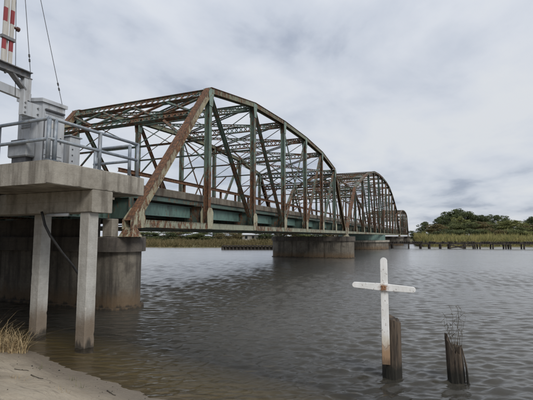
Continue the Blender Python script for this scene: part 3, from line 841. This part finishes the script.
MB().bevbox((-9.70, cy0 - .26, 4.72), (-9.0, cy0 - .023, 5.12), .03).build('motor_box', 'motor_grey', gt)
MB().box((-9.66, cy0 - .20, 5.125), (-9.2, cy0 - .03, 5.165)).build('motor_lid', 'cabinet_trim', gt)
MB().box((-9.60, cy0 - .20, 4.56), (-9.1, cy0 - .05, 4.715)).build('motor_foot', 'cabinet_trim', gt)
# upright channel beside the cabinet
m = MB(); m.box((-9.02, 6.17, 5.66), (-8.87, 6.27, 6.56)); m.box((-9.03, 6.27, 6.02), (-8.86, 6.34, 6.56))
m.box((-9.01, 6.28, 5.66), (-8.88, 6.70, 6.00)); m.build('pivot_channel', 'cabinet_grey', gt)
for k, (yy, zq) in enumerate(((6.22, 5.72), (6.22, 5.84), (6.22, 5.95), (6.55, 5.75), (6.55, 5.9))):
    MB().tube([(-8.889, yy, zq), (-8.85, yy, zq)], .022, 6).build('bolt', 'bracket_steel', gt)
# steel arm bracket (laced) and counter-beam, both run along the road
br = MB(); br.bar((-8.94, 4.85, 6.68), (-8.94, 6.36, 6.66), (0, 0, 1), [(-.09, .09, .045, .065), (-.09, .09, -.11, -.09), (-.01, .01, -.089, .044)])
br.bar((-8.94, 5.88, 6.57), (-8.94, 6.22, 6.26), (1, 0, 0), [(-.02, .02, -.08, .08)])
br.build('arm_bracket', 'bracket_steel', gt)
for k in range(5): MB().tube([(-8.94, 5.35 + k * .2, 6.50), (-8.94, 5.35 + k * .2, 6.58)], .025, 6).build('bolt', 'bracket_steel', gt)
MB().bar((-9.05, 4.6, 6.27), (-9.05, 6.45, 6.15), (0, 0, 1), [(-.05, .05, -.10, .10)]).build('counter_beam', 'cabinet_grey', gt)
# raised arm: two striped boards with a white strut between
AY = 5.77
for off, zs0 in ((-.082, 7.05), (.082, 7.05)):
    k = 0; zq = zs0 - .33 * 2
    while zq < 11.1:
        y_ = AY + off
        MB().box((-8.97, y_ - .04, max(6.70, zq) + .001), (-8.93, y_ + .04, zq + .329)).build('arm_stripe', 'gate_white' if k % 2 == 1 else 'gate_red', gt) if zq + .33 > 6.75 else None
        zq += .33; k += 1
MB().box((-9.02, AY - .03, 6.70), (-8.975, AY + .03, 11.2)).build('arm_core', 'gate_white', gt)
for zq in (7.30, 9.0): MB().box((-8.985, AY - .16, zq), (-8.90, AY + .16, zq + .07)).build('arm_clamp', 'bracket_steel', gt)
MB().tube([(-8.95, AY + .12, 7.66), (-8.95, AY + .20, 7.66)], .03, 8).build('arm_lamp', 'lamp_amber', gt)
MB().tube([(-8.95, AY + .20, 7.66), (-8.95, AY + .25, 7.66)], .055, 10).build('arm_lamp', 'lamp_amber', gt)
TIP = (-8.95, AY, 11.15)
for end in ((GX, 7.20, 6.20), (-8.94, 6.36, 6.70), (-8.99, 6.05, 6.05)):
    e0 = Vector(TIP); e1 = Vector(end)
    MB().tube([e0, e1], .0075, 5).build('stay_wire', 'wire_dark', gt)
    for q in (.90, .925):
        c = e0.lerp(e1, q); dd = (e1 - e0).normalized() * .035
        MB().tube([c - dd, c + dd], .02, 6).build('turnbuckle', 'wire_dark', gt)
for k in range(6): MB().bar((-9.55, cy0 - .03, 5.50 + k * .06), (-9.22, cy0 - .03, 5.50 + k * .06), (0, -.5, 1), [(-.004, .004, -.022, .022)]).build('louvre', 'motor_grey', gt)
MB().tube([(-9.15, cy0 - .06, 5.95), (-9.15, cy0 - .08, 5.3), (-9.12, cy0 - .10, PT + .01)], .014, 6).build('conduit', 'motor_grey', gt)
MB().tube([(GX + .05, cy0 + .03, 5.7), (GX + .06, cy0 + .02, 5.0), (GX + .10, cy0 - .02, PT + .01)], .012, 6).build('conduit', 'cabinet_trim', gt)
MB().box((GX + .023, cy0 + .22, 5.50), (GX + .027, cy0 + .40, 5.62)).build('label_plate', 'gate_white', gt)
for zq in (4.80, 5.84): MB().bar((GX + .024, cy0 + .07, zq), (GX + .024, cy1 - .07, zq), (0, 0, 1), [(-.003, .003, -.006, .006)]).build('door_seam', 'cabinet_trim', gt)
# small junction cabinet
jb = thing('junction_box', (-9.1, 7.75, PT), 'small pale metal box with bolts beside the gate machine', 'utility box')
MB().bevbox((-9.35, 7.58, PT + .12), (-8.95, 7.92, 5.46), .015).build('body', 'cabinet_grey', jb)
MB().box((-9.3, 7.62, PT + .001), (-9.0, 7.88, PT + .12)).build('plinth', 'cabinet_trim', jb)
MB().box((-9.38, 7.55, 5.461), (-8.92, 7.95, 5.49)).build('lid', 'motor_grey', jb)
for k in range(4): MB().tube([(-8.949, 7.66, 4.80 + k * .16), (-8.93, 7.66, 4.80 + k * .16)], .018, 6).build('bolt', 'cabinet_trim', jb)

# ------------------------------------------------------------------ cross, piling, stump
def rough_post(m, cx, cy, z0, z1, r, lean=(0, 0), n=22, rings=14, jag=.1, seed=1, taper=1.0, flute=.08, topfn=None):
    rnd = random.Random(seed); o = len(m.v)
    fl = [1 + flute * (rnd.random() - .5) * 2 for _ in range(n)]
    tops = [z1 - jag * rnd.random() + (topfn(i * math.tau / n) if topfn else 0) for i in range(n)]
    for j in range(rings + 1):
        t = j / rings
        for i in range(n):
            a = i * math.tau / n
            z = z0 + (tops[i] - z0) * t
            rr = r * (1 + (taper - 1) * t) * fl[i] * (1 + .05 * mnoise.noise(Vector((i * .7, z * 3, seed))))
            zz_ = (z - z0)
            m.v.append((cx + rr * math.cos(a) + lean[0] * zz_, cy + rr * math.sin(a) + lean[1] * zz_, z))
    for j in range(rings):
        for i in range(n): m.f.append((o + j * n + i, o + j * n + (i + 1) % n, o + (j + 1) * n + (i + 1) % n, o + (j + 1) * n + i))
    c = len(m.v); mz = sum(tops) / n - jag * .8
    m.v.append((cx + lean[0] * (mz - z0), cy + lean[1] * (mz - z0), mz))
    for i in range(n): m.f.append((o + rings * n + i, o + rings * n + (i + 1) % n, c))
    return m
pil = rough_post(MB(), -.965, 8.68, -1.6, 1.19, .205, (.006, 0), jag=.05, seed=4, taper=.97, flute=.07, topfn=lambda a: -.10 * max(0, math.cos(a)) )
tag(pil.build('wood_piling', 'old_wood'), 'dark weathered timber piling in the water behind the white cross', 'piling')
CRX, CRY = -1.035, 8.44
cr = thing('white_cross', (CRX, CRY, .28), 'white painted cross with rust stains fixed to a piling in the water', 'cross')
def rounded_board(hw, z0, z1, hw_top, n=8, t=.028):
    prof = [(-hw, z0), (hw, z0)]
    prof += [(hw_top * math.cos(a), z1 - hw_top + hw_top * math.sin(a)) for a in [math.pi * i / n for i in range(n + 1)]]
    k = len(prof); b = .006
    vs = [(x * (1 - b / hw), -t, z) for x, z in prof] + [(x, -t + b, z) for x, z in prof] + [(x, t - b, z) for x, z in prof] + [(x * (1 - b / hw), t, z) for x, z in prof]
    fs = [tuple(range(k)), tuple(reversed(range(3 * k, 4 * k)))]
    for j in range(3): fs += [(j * k + (i + 1) % k, j * k + i, (j + 1) * k + i, (j + 1) * k + (i + 1) % k) for i in range(k)]
    return vs, fs
def place(m, vs, fs, mat4): m.add([mat4 @ Vector(v) for v in vs], fs)
vs_, fs_ = rounded_board(.078, .28, 2.37, .070)
m = MB(); place(m, vs_, fs_, Matrix.Translation((CRX, CRY, 0)) @ Matrix.Rotation(R(8), 4, 'Z'))
m.build('upright', 'cross_paint', cr)
m = MB()
for s in (1, -1):
    vs_, fs_ = rounded_board(.072, 0, .615 if s < 0 else .605, .056)
    mt = Matrix.Translation((CRX - .005, CRY - .052, 1.785)) @ Matrix.Rotation(R(8), 4, 'Z') @ Matrix.Rotation(R(3.4), 4, 'Y') @ Matrix.Rotation(R(90 * s), 4, 'Y')
    place(m, [(x, y * .8, z) for x, y, z in vs_], fs_, mt)
m.build('crossbar', 'cross_paint', cr)
m = MB(); mt = Matrix.Translation((CRX - .005, CRY - .08, 1.775)) @ Matrix.Rotation(R(8), 4, 'Z')
for (x, z) in ((-.035, .035), (.035, .03), (-.035, -.035), (.035, -.03)):
    a = mt @ Vector((x, .012, z)); b = mt @ Vector((x, -.012, z)); MB().tube([a, b], .016, 8).build('bolt', 'cross_rust', cr)
mm = MB(); vs_ = [mt @ Vector((.045 * (1 + .25 * math.sin(i * 2.7)) * math.cos(i * math.tau / 14), .003, .042 * (1 + .3 * math.sin(i * 1.9 + 1)) * math.sin(i * math.tau / 14))) for i in range(14)]
vs2 = [v + Vector((0, -.005, 0)) for v in vs_]
mm.add(vs_ + vs2, [tuple(range(14, 28)), tuple(reversed(range(14)))] + [(i, (i + 1) % 14, 14 + (i + 1) % 14, 14 + i) for i in range(14)])
mm.build('rust_plate', 'cross_rust', cr)

stm = MB()
rough_post(stm, .30, 8.85, -1.4, .76, .165, (-.045, 0), n=26, rings=16, jag=.16, seed=11, taper=.84, flute=.20,
           topfn=lambda a: .20 * max(0, math.cos(a - 3.35)) ** 5 - .10 * max(0, math.cos(a + 1.0)) )
for k in range(5):
    a = k * 1.31 + .3 + .4 * math.sin(k * 5.1); r0 = .145
    bx, by = .28 + r0 * math.cos(a), 8.85 + r0 * math.sin(a)
    stm.tube([(bx + .02, by, -.2), (bx - .01, by, .3), (bx - .05 - .02 * math.cos(a), by, .62 + .12 * math.sin(k * 2.3))], .030, 5, .008)
stump = tag(stm.build('broken_stump', 'old_wood'), 'jagged splintered broken piling stump with twigs growing from it', 'stump')
tw = MB(); rnd = random.Random(5)
for k in range(13):
    p = Vector((.24 + rnd.uniform(-.09, .11), 8.85 + rnd.uniform(-.08, .08), .60)); pts = [p.copy()]
    d = Vector((rnd.uniform(-.16, .10), rnd.uniform(-.1, .1), 1)); L = rnd.uniform(.25, .78) if k else .85
    for j in range(6):
        p = p + d.normalized() * L / 6; d += Vector((rnd.uniform(-.2, .2), rnd.uniform(-.2, .2), 0)); pts.append(p.copy())
        if j > 1 and rnd.random() < .75:
            q = p + Vector((rnd.uniform(-.1, .1), rnd.uniform(-.08, .08), rnd.uniform(.03, .12))); tw.tube([p, (p + q) / 2 + Vector((0, 0, .01)), q], .003, 4, .0012)
            for l in range(3):
                s = .012; c = q.lerp(p, l * .3); u = Vector((rnd.uniform(-1, 1), rnd.uniform(-1, 1), rnd.uniform(-1, 1))) * s; w = Vector((rnd.uniform(-1, 1), rnd.uniform(-1, 1), rnd.uniform(-1, 1))) * s
                tw.add([c - u, c + w, c + u, c - w], [(0, 1, 2, 3)])
    tw.tube(pts, .004, 4, .0015)
tag(tw.build('sapling', 'twig'), 'thin bare twigs sprouting out of the broken stump', 'sapling')

# ------------------------------------------------------------------ grasses and litter on the bank
def tuft(name, cx, cy, n, hmin, hmax, spread, mat, label, cat, seed, width=.012, droop=.5):
    rnd = random.Random(seed); m = MB()
    for k in range(n):
        a = rnd.uniform(0, math.tau); r = spread * math.sqrt(rnd.random())
        x, y = cx + r * math.cos(a), cy + r * math.sin(a) * .7; z = bank_z(x, y) - .03
        H = rnd.uniform(hmin, hmax); da = rnd.uniform(0, math.tau); dr = rnd.uniform(.1, droop) * H
        w = width * rnd.uniform(.6, 1.3); pv_ = None; segs = 5
        kink = rnd.random() < .3
        for j in range(segs + 1):
            t = j / segs; bend = t * t * dr
            zt = z + H * (t - (.55 * max(0, t - .6) if kink else .18 * t * t))
            if kink and t > .6: bend += dr * (t - .6) * 1.6
            c = Vector((x + bend * math.cos(da), y + bend * math.sin(da), zt)); s = Vector((-math.sin(da), math.cos(da), 0)) * w * (1 - .85 * t)
            row = [c - s, c + s]
            if pv_: m.add(pv_ + row[::-1], [(0, 1, 2, 3)])
            pv_ = row
    return tag(m.build(name, mat), label, cat, 'grass tufts on the sandy bank')
tuft('dry_reeds', -9.55, 6.55, 300, .25, .72, .55, 'straw', 'thick clump of dry straw coloured reeds at the water edge', 'grass', 1, .010, 1.2)
tuft('dry_reeds', -9.95, 6.35, 60, .6, 1.25, .35, 'straw', 'tall thin straw stalks at the very left edge of the bank', 'grass', 2, .009, .5)
tuft('grass_tuft', -8.1, 5.15, 110, .10, .24, .30, 'weed_green', 'low green grass tuft at the left edge of the sand', 'grass', 3, .006, .8)
for k, (x, y, n, s, lb) in enumerate(((-7.6, 5.95, 9, .06, 'tiny weed sprig standing on the sand below the dry reeds'), (-6.45, 5.75, 12, .10, 'small sprig of weeds halfway along the wet sand edge'),
                         (-6.9, 5.0, 26, .16, 'small brown weed patch low on the sand at the bottom'), (-5.75, 4.95, 16, .12, 'little weed tuft at the bottom edge of the sand'),
                         (-6.0, 5.5, 10, .10, 'faint thin weeds between the wet edge and sand patch'))):
    tuft('weed_sprig', x, y, n, .05, .17, s, 'straw' if k in (2, 3) else 'weed_green', lb, 'weeds', 10 + k, .004, 1.0)
def stick(x, y, L, a, r, label, seed):
    rnd = random.Random(seed); pts = []
    for j in range(6):
        t = j / 5 - .5; px, py = x + math.cos(a) * L * t + rnd.uniform(-.02, .02), y + math.sin(a) * L * t + rnd.uniform(-.02, .02)
        pts.append((px, py, bank_z(px, py) + r * .8))
    tag(MB().tube(pts, r, 6, r * .5).build('driftwood_stick', 'twig', None, True), label, 'stick', 'sticks lying on the sand')
stick(-6.9, 5.35, .55, -.3, .012, 'dark thin stick lying on the sand below the tufts', 1)
stick(-7.6, 5.55, .30, .5, .010, 'short stick near the green tuft on the sand', 2)
stick(-5.3, 5.55, .40, -.5, .011, 'thin stick lying close to the wet edge of the sand', 3)
rnd = random.Random(44); m = MB()
for k in range(420):
    x = rnd.uniform(-11, -2.5); y = rnd.uniform(3.4, 7.0)
    s = shore_s(x, y)
    if s > -.02: continue
    if rnd.random() > math.exp(-abs(s + .25) * 1.1): continue
    z = bank_z(x, y); r = rnd.uniform(.004, .011) * (2.0 if rnd.random() < .06 else 1); a = rnd.uniform(0, 6)
    pts = [(x + r * math.cos(a + q * math.tau / 5) * rnd.uniform(.7, 1.4), y + r * math.sin(a + q * math.tau / 5) * rnd.uniform(.7, 1.2)) for q in range(5)]
    m.poly(pts, z - .01, z + r * .6)
o = m.build('gravel', 'old_wood', None, kind='stuff'); tag(o, 'scattered pebbles and wood crumbs along the wet sand edge', 'gravel')

# ------------------------------------------------------------------ old timber trestle in front of the marsh
def tpt(x):                     # line of the trestle
    return Vector((x, 98.0 + (x + 9) * .245, 0))
tr = thing('old_trestle', (5, 101.5, 0), 'long dark old timber trestle in the water before the marsh', 'pier')
def trestle_beam(x0, x1, z0, z1, name='beam'):
    for q in ((-.75, -.45), (.45, .75)):
        MB().bar(tpt(x0) + Vector((0, 0, (z0 + z1) / 2)), tpt(x1) + Vector((0, 0, (z0 + z1) / 2)), (0, 0, 1), [(*q, -(z1 - z0) / 2, (z1 - z0) / 2)]).build(name, 'grey_timber', tr)
xs_ = [-13, -9.9, -6.4, -3.9, -2.0, .3, 2.2, 5.3, 7.4, 8.3, 10.9, 13.6, 14.5, 17.1, 20.2, 23.4, 26.5, 30, 33.5, 37, 41, 45]
for i in range(len(xs_) - 1): trestle_beam(xs_[i] + .03, xs_[i + 1] - .03, .98 + .05 * math.sin(i * 1.7), 1.42 + .05 * math.sin(i * 1.7))
rnd = random.Random(3)
for i, x in enumerate(xs_):
    for s in (-.6, .6):
        c = tpt(x) + Vector((-.24 * s, s, 0)); w = .2 if i != 6 else .34
        MB().tube([c + Vector((0, 0, -1.6)), c + Vector((rnd.uniform(-.16, .16), 0, .97))], w * rnd.uniform(.75, 1.1), 8, w * .8).build('pile', 'grey_timber', tr)
x = -13
while x < 45:
    if rnd.random() < .72:
        c = tpt(x); dx = rnd.uniform(.22, .3)
        MB().bar(c + Vector((.2, -1.0, 1.52 + rnd.uniform(-.04, .05))), c + Vector((-.2, 1.0, 1.52 + rnd.uniform(-.04, .05))), (0, 0, 1), [(-dx / 2, dx / 2, -.08, .08)]).build('tie', 'grey_timber', tr)
    x += .45 if x < 28 else .8
for a, b, za, zb in ((2.3, 7.2, .15, .85), (2.4, 5.2, .9, .1)):
    MB().bar(tpt(a) + Vector((0, -.9, za)), tpt(b) + Vector((0, -.9, zb)), (0, 0, 1), [(-.09, .09, -.13, .13)]).build('fallen_brace', 'grey_timber', tr)

# bulkhead on the left
bk = thing('timber_bulkhead', (-35, 75, 0), 'row of dark timber posts in the water seen under the near span', 'bulkhead')
A, B = Vector((-41.5, 73.5, 0)), Vector((-29.0, 78.8, 0))
for k in range(19):
    c = A.lerp(B, k / 18)
    MB().tube([c + Vector((0, 0, -1.5)), c + Vector((rnd.uniform(-.04, .04), 0, .72 + rnd.uniform(-.05, .12)))], .21, 8, .19).build('post', 'grey_timber', bk)
MB().bar(A + Vector((0, 0, .80)), B + Vector((0, 0, .80)), (0, 0, 1), [(-.3, .3, -.14, .14)]).build('cap_rail', 'grey_timber', bk)
MB().bar(A + Vector((.1, .32, .35)), B + Vector((.1, .32, .35)), (0, 0, 1), [(-.05, .05, -.4, .25)]).build('wale', 'grey_timber', bk)

# ------------------------------------------------------------------ marsh grass
def land_z(d): 
    pts = [(0, .05), (1, .3), (4, .5), (12, .8), (30, 1.2), (70, 1.7), (160, 2.2)]
    for (a, za), (b, zb) in zip(pts, pts[1:]):
        if d <= b: return za + (zb - za) * (d - a) / (b - a)
    return 2.2
def marsh(name, label, a0, a1, n, hmin, hmax, depth, seed, mat='marsh_blade'):
    rnd = random.Random(seed); m = MB()
    seg = [(RING[i], RING[i + 1]) for i in range(len(RING) - 1) if a0 <= RING[i][0] <= a1]
    ln = [math.hypot(b[0] - a[0], b[1] - a[1]) for a, b in seg]
    for k in range(n):
        a, b = rnd.choices(seg, ln)[0]; t = rnd.random(); x = a[0] + (b[0] - a[0]) * t; y = a[1] + (b[1] - a[1]) * t
        r = math.hypot(x, y); d = depth * rnd.random() ** 1.5 + .2; q = (r + d) / r; x *= q; y *= q; z = land_z(d) - .1
        cl_ = mnoise.noise(Vector((x * .35, y * .35, 4))); H = rnd.uniform(hmin, hmax) * (.84 + .7 * cl_ + .35 * mnoise.noise(Vector((x * 1.3, y * 1.3, 9)))) * (1 if d > 2 else .6)
        w = rnd.uniform(.05, .13); dx, dy = rnd.uniform(-.4, .4), rnd.uniform(-.4, .4); an = rnd.uniform(0, 3.14)
        c, s = math.cos(an) * w, math.sin(an) * w
        m.add([(x - c, y - s, z), (x + c, y + s, z), (x + dx + c * .6, y + dy + s * .6, z + H * .65), (x + dx * 2.2, y + dy * 2.2, z + H), (x + dx - c * .6, y + dy - s * .6, z + H * .65)], [(0, 1, 2, 3, 4)])
    return tag(m.build(name, mat, None, kind='stuff'), label, 'grass')
marsh('marsh_grass', 'tall yellow green marsh reeds along the right far shore', -8, 75, 36000, 1.9, 2.9, 34, 1)
marsh('marsh_grass', 'brown marsh reeds on the left far shore seen under the bridge', -135, -22, 26000, .8, 1.6, 22, 2, 'marsh_brown')

# ------------------------------------------------------------------ trees
CR = {}
def crown_mesh(kind, seed):
    key = (kind, seed)
    if key in CR: return CR[key]
    rnd = random.Random(seed * 13 + len(kind)); m = MB(); blobs = []
    # unit crown: radius about 1 in xy, z from 0 to 2
    if kind == 'round':
        for k in range(46):
            a = rnd.uniform(0, 6.28); zz_ = rnd.uniform(.12, 1.75); R_ = math.sqrt(max(.05, 1 - ((zz_ - .9) / 1.05) ** 2))
            r = R_ * math.sqrt(rnd.random()) * .85; blobs.append((r * math.cos(a), r * math.sin(a), zz_, rnd.uniform(.11, .31)))
    elif kind == 'pine':
        for k in range(15):
            a = rnd.uniform(0, 6.28); zz_ = rnd.uniform(.95, 1.85); r = rnd.uniform(.1, .75) * (1.2 - .35 * abs(zz_ - 1.4)); blobs.append((r * math.cos(a), r * math.sin(a), zz_, rnd.uniform(.17, .32)))
    else:  # bush: wide and low
        for k in range(24):
            a = rnd.uniform(0, 6.28); r = math.sqrt(rnd.random()) * .85; zz_ = rnd.uniform(.05, 1.55) * (1.1 - .45 * r); blobs.append((r * math.cos(a), r * math.sin(a), zz_, rnd.uniform(.22, .36)))
    for bx, by, bz, br in blobs:
        for k in range(int(300 * (br / .3) ** 2)):
            v = Vector((rnd.gauss(0, 1), rnd.gauss(0, 1), rnd.gauss(0, 1))).normalized() * br * rnd.uniform(.55, 1.12)
            c = Vector((bx, by, bz)) + Vector((v.x, v.y, v.z * .72)); s = rnd.uniform(.022, .055)
            u = Vector((rnd.gauss(0, 1), rnd.gauss(0, 1), rnd.gauss(0, .7))).normalized() * s
            w = u.cross(Vector((rnd.gauss(0, 1), rnd.gauss(0, 1), rnd.gauss(0, 1)))).normalized() * s * .75
            m.add([c - u, c + w * .8, c + u, c - w], [(0, 1, 2, 3)])
    me = bpy.data.meshes.new('crown_' + kind); me.from_pydata(m.v, [], m.f); me.update(); me.materials.append(M['leaf_dark'])
    tm = MB(); top = 1.5 if kind != 'bush' else .8
    tm.tube([(0, 0, -.6), (.02, .01, .2), (-.02, .03, top * .6), (.03, 0, top)], .055, 7, .015)
    for k, b in enumerate(blobs[:9]):
        z0 = max(.0, b[2] * .55); tm.tube([(0, 0, z0), (b[0] * .5, b[1] * .5, (z0 + b[2]) / 2 + .05), (b[0], b[1], b[2])], .028, 5, .006)
    te = bpy.data.meshes.new('trunk_' + kind); te.from_pydata(tm.v, [], tm.f); te.update(); te.materials.append(M['bark'])
    CR[key] = (me, te, blobs); return CR[key]
def ray(x, y):
    f, yw, pt = 399.5, R(23.17), R(5.18); a = (x - 266.5) / f; b = (200 - y) / f
    fw = math.cos(pt) - b * math.sin(pt); up = math.sin(pt) + b * math.cos(pt); c, s = math.cos(yw), math.sin(yw)
    return Vector((c * a - s * fw, s * a + c * fw, up))
def tree(px, top, dist, wpx, kind, seed, mat, label, group='trees beyond the marsh on the far shore', base=1.6, name='tree'):
    d = ray(px, top); k = dist / math.hypot(d.x, d.y); x, y, zt = d.x * k, d.y * k, 2.8 + d.z * k
    rw = wpx * .74 * dist / 399.5
    H = zt - base
    me, te, blobs = crown_mesh(kind, seed)
    t = thing(name, (x, y, base), label, 'tree' if name != 'shrub' else 'shrub', group)
    zoff, zs = {'round': (H * .22, H * .78 / 1.95), 'pine': (0, H / 2.02), 'bush': (0, H / 1.6)}[kind]
    c = bpy.data.objects.new('crown', me); col.objects.link(c); c.parent = t; c.location = (0, 0, zoff); c.scale = (rw, rw, zs)
    c.rotation_euler = (0, 0, seed * 1.3 + px)
    c.material_slots[0].link = 'OBJECT'; c.material_slots[0].material = M[mat]
    r = bpy.data.objects.new('trunk', te); col.objects.link(r); r.parent = t; r.location = (0, 0, zoff if kind == 'round' else 0); r.scale = (rw, rw, zs)
    r.rotation_euler = c.rotation_euler
    return t
TREES = [
 (424, 222.0, 205, 13, 'pine', 1, 'leaf_dark', 'slender pine with flat crown just right of the bridge end'),
 (418, 229.0, 215, 12, 'bush', 2, 'leaf_dark', 'low dark tree touching the far end of the bridge'),
 (431, 227.0, 190, 13, 'bush', 1, 'leaf_mid', 'dark rounded tree between slender pine and brown tree'),
 (437, 223.5, 168, 16, 'round', 2, 'leaf_autumn', 'brownish tree standing in front at the left of the wood'),
 (441, 215.5, 190, 15, 'round', 3, 'leaf_dark', 'dark tree on the left shoulder of the wood'),
 (448, 210.8, 196, 17, 'round', 1, 'leaf_dark', 'broad dark tree left of the tallest crown'),
 (459, 207.8, 200, 20, 'round', 2, 'leaf_dark', 'tallest dark tree at the top of the wood'),
 (459, 215.0, 182, 13, 'round', 4, 'leaf_olive', 'yellow green crown in front of the tallest tree'),
 (469, 211.5, 198, 15, 'round', 3, 'leaf_dark', 'dark tree just right of the tallest crown'),
 (451, 221.0, 176, 17, 'bush', 2, 'leaf_mid', 'mid green tree below the left shoulder of the wood'),
 (467, 221.0, 174, 17, 'round', 4, 'leaf_mid', 'mid green rounded tree below the yellow green crown'),
 (477, 214.5, 202, 14, 'round', 1, 'leaf_dark', 'dark tree in the dip left of the twin crowns'),
 (479, 221.0, 178, 16, 'round', 2, 'leaf_autumn', 'brown tinged tree in the middle of the wood'),
 (485, 213.0, 200, 14, 'round', 4, 'leaf_dark', 'left one of the two dark twin crowns'),
 (498, 213.6, 198, 15, 'round', 3, 'leaf_dark', 'right one of the two dark twin crowns'),
 (490, 219.5, 186, 15, 'bush', 1, 'leaf_mid', 'green tree in front between the twin crowns'),
 (512, 219.4, 178, 19, 'round', 2, 'leaf_olive', 'lighter olive tree standing right of the twin crowns'),
 (505, 221.0, 200, 13, 'round', 1, 'leaf_dark', 'dark tree behind and left of the olive tree'),
 (522, 221.0, 205, 17, 'bush', 2, 'leaf_mid', 'low tree between the olive tree and right edge'),
 (531, 215.5, 208, 12, 'pine', 3, 'leaf_dark', 'tall pine cut by the right edge of the picture'),
 (529, 221.5, 185, 18, 'bush', 1, 'leaf_autumn', 'low brownish tree at the right edge of the picture'),
 (519, 226.0, 172, 14, 'round', 3, 'leaf_mid', 'mid green tree in front between olive tree and right edge'),
 (545, 221.0, 195, 18, 'round', 3, 'leaf_dark', 'dark tree beyond the right edge'),
]
for a in TREES: tree(*a)
SH = [(426, 232.5, 150, 14, 'leaf_mid', 'shrub at the left end of the marsh beside the bridge'), (445, 228.5, 158, 15, 'leaf_dark', 'dark shrub at the foot of the brown tree'),
      (456, 228.0, 160, 16, 'leaf_mid', 'green shrub at the foot of the tallest tree'), (470, 228.5, 158, 16, 'leaf_dark', 'dark shrub below the mid green rounded tree'),
      (484, 227.5, 160, 16, 'leaf_mid', 'shrub below the left twin crown'), (497, 227.0, 158, 15, 'leaf_autumn', 'brown shrub below the right twin crown'),
      (510, 228.0, 156, 15, 'leaf_mid', 'shrub at the foot of the olive tree'), (522, 229.0, 158, 15, 'leaf_olive', 'pale shrub near the right edge above the marsh')]
for i, (px, tp, ds, w, mt_, lb) in enumerate(SH): tree(px, tp, ds, w, 'bush', 1 + i % 2, mt_, lb, 'shrubs along the edge of the wood', 1.2, 'shrub')
LEFT = [(146, 230.7, 150), (163, 231.2, 140), (178, 229.7, 152), (196, 231.7, 146), (213, 230.2, 150), (229, 232.2, 140), (243, 229.7, 155), (268, 230.7, 146), (284, 230.7, 150), (300, 230.7, 146), (318, 230.2, 150), (335, 229.2, 150), (352, 232.2, 146)]
nm = ['first', 'second', 'third', 'fourth', 'fifth', 'sixth', 'seventh', 'eighth', 'ninth', 'tenth', 'eleventh', 'twelfth', 'thirteenth']
for i, (px, tp, ds) in enumerate(LEFT):
    tree(px, tp, ds, 21, 'bush', 1 + i % 2, ('leaf_mid', 'leaf_dark', 'leaf_autumn')[i % 3], 'far low tree seen under the bridge, %s from the near pier' % nm[i], 'far trees on the left shore seen under the bridge', 1.8)

# house behind the left marsh
hd = ray(256, 240); hk = 150 / math.hypot(hd.x, hd.y); hx, hy = hd.x * hk, hd.y * hk
hs_ = thing('house', (hx, hy, 1.6), 'small distant house with pale roof seen under the near span', 'house')
MB().box((hx - 4.2, hy - 3, 1.2), (hx + 4.2, hy + 3, 3.3)).build('wall', 'house_wall', hs_)
m = MB(); m.add([(hx - 4.7, hy - 3.5, 3.3), (hx + 4.7, hy - 3.5, 3.3), (hx + 4.7, hy + 3.5, 3.3), (hx - 4.7, hy + 3.5, 3.3), (hx - 4.7, hy, 4.6), (hx + 4.7, hy, 4.6)],
      [(0, 1, 5, 4), (2, 3, 4, 5), (1, 2, 5), (3, 0, 4), (3, 2, 1, 0)]); m.build('roof', 'roof_grey', hs_)
for q in (-2.6, .2, 2.8): MB().box((hx + q - .5, hy - 3.04, 1.9), (hx + q + .5, hy - 3.002, 2.9)).build('window', 'glass_dark', hs_)
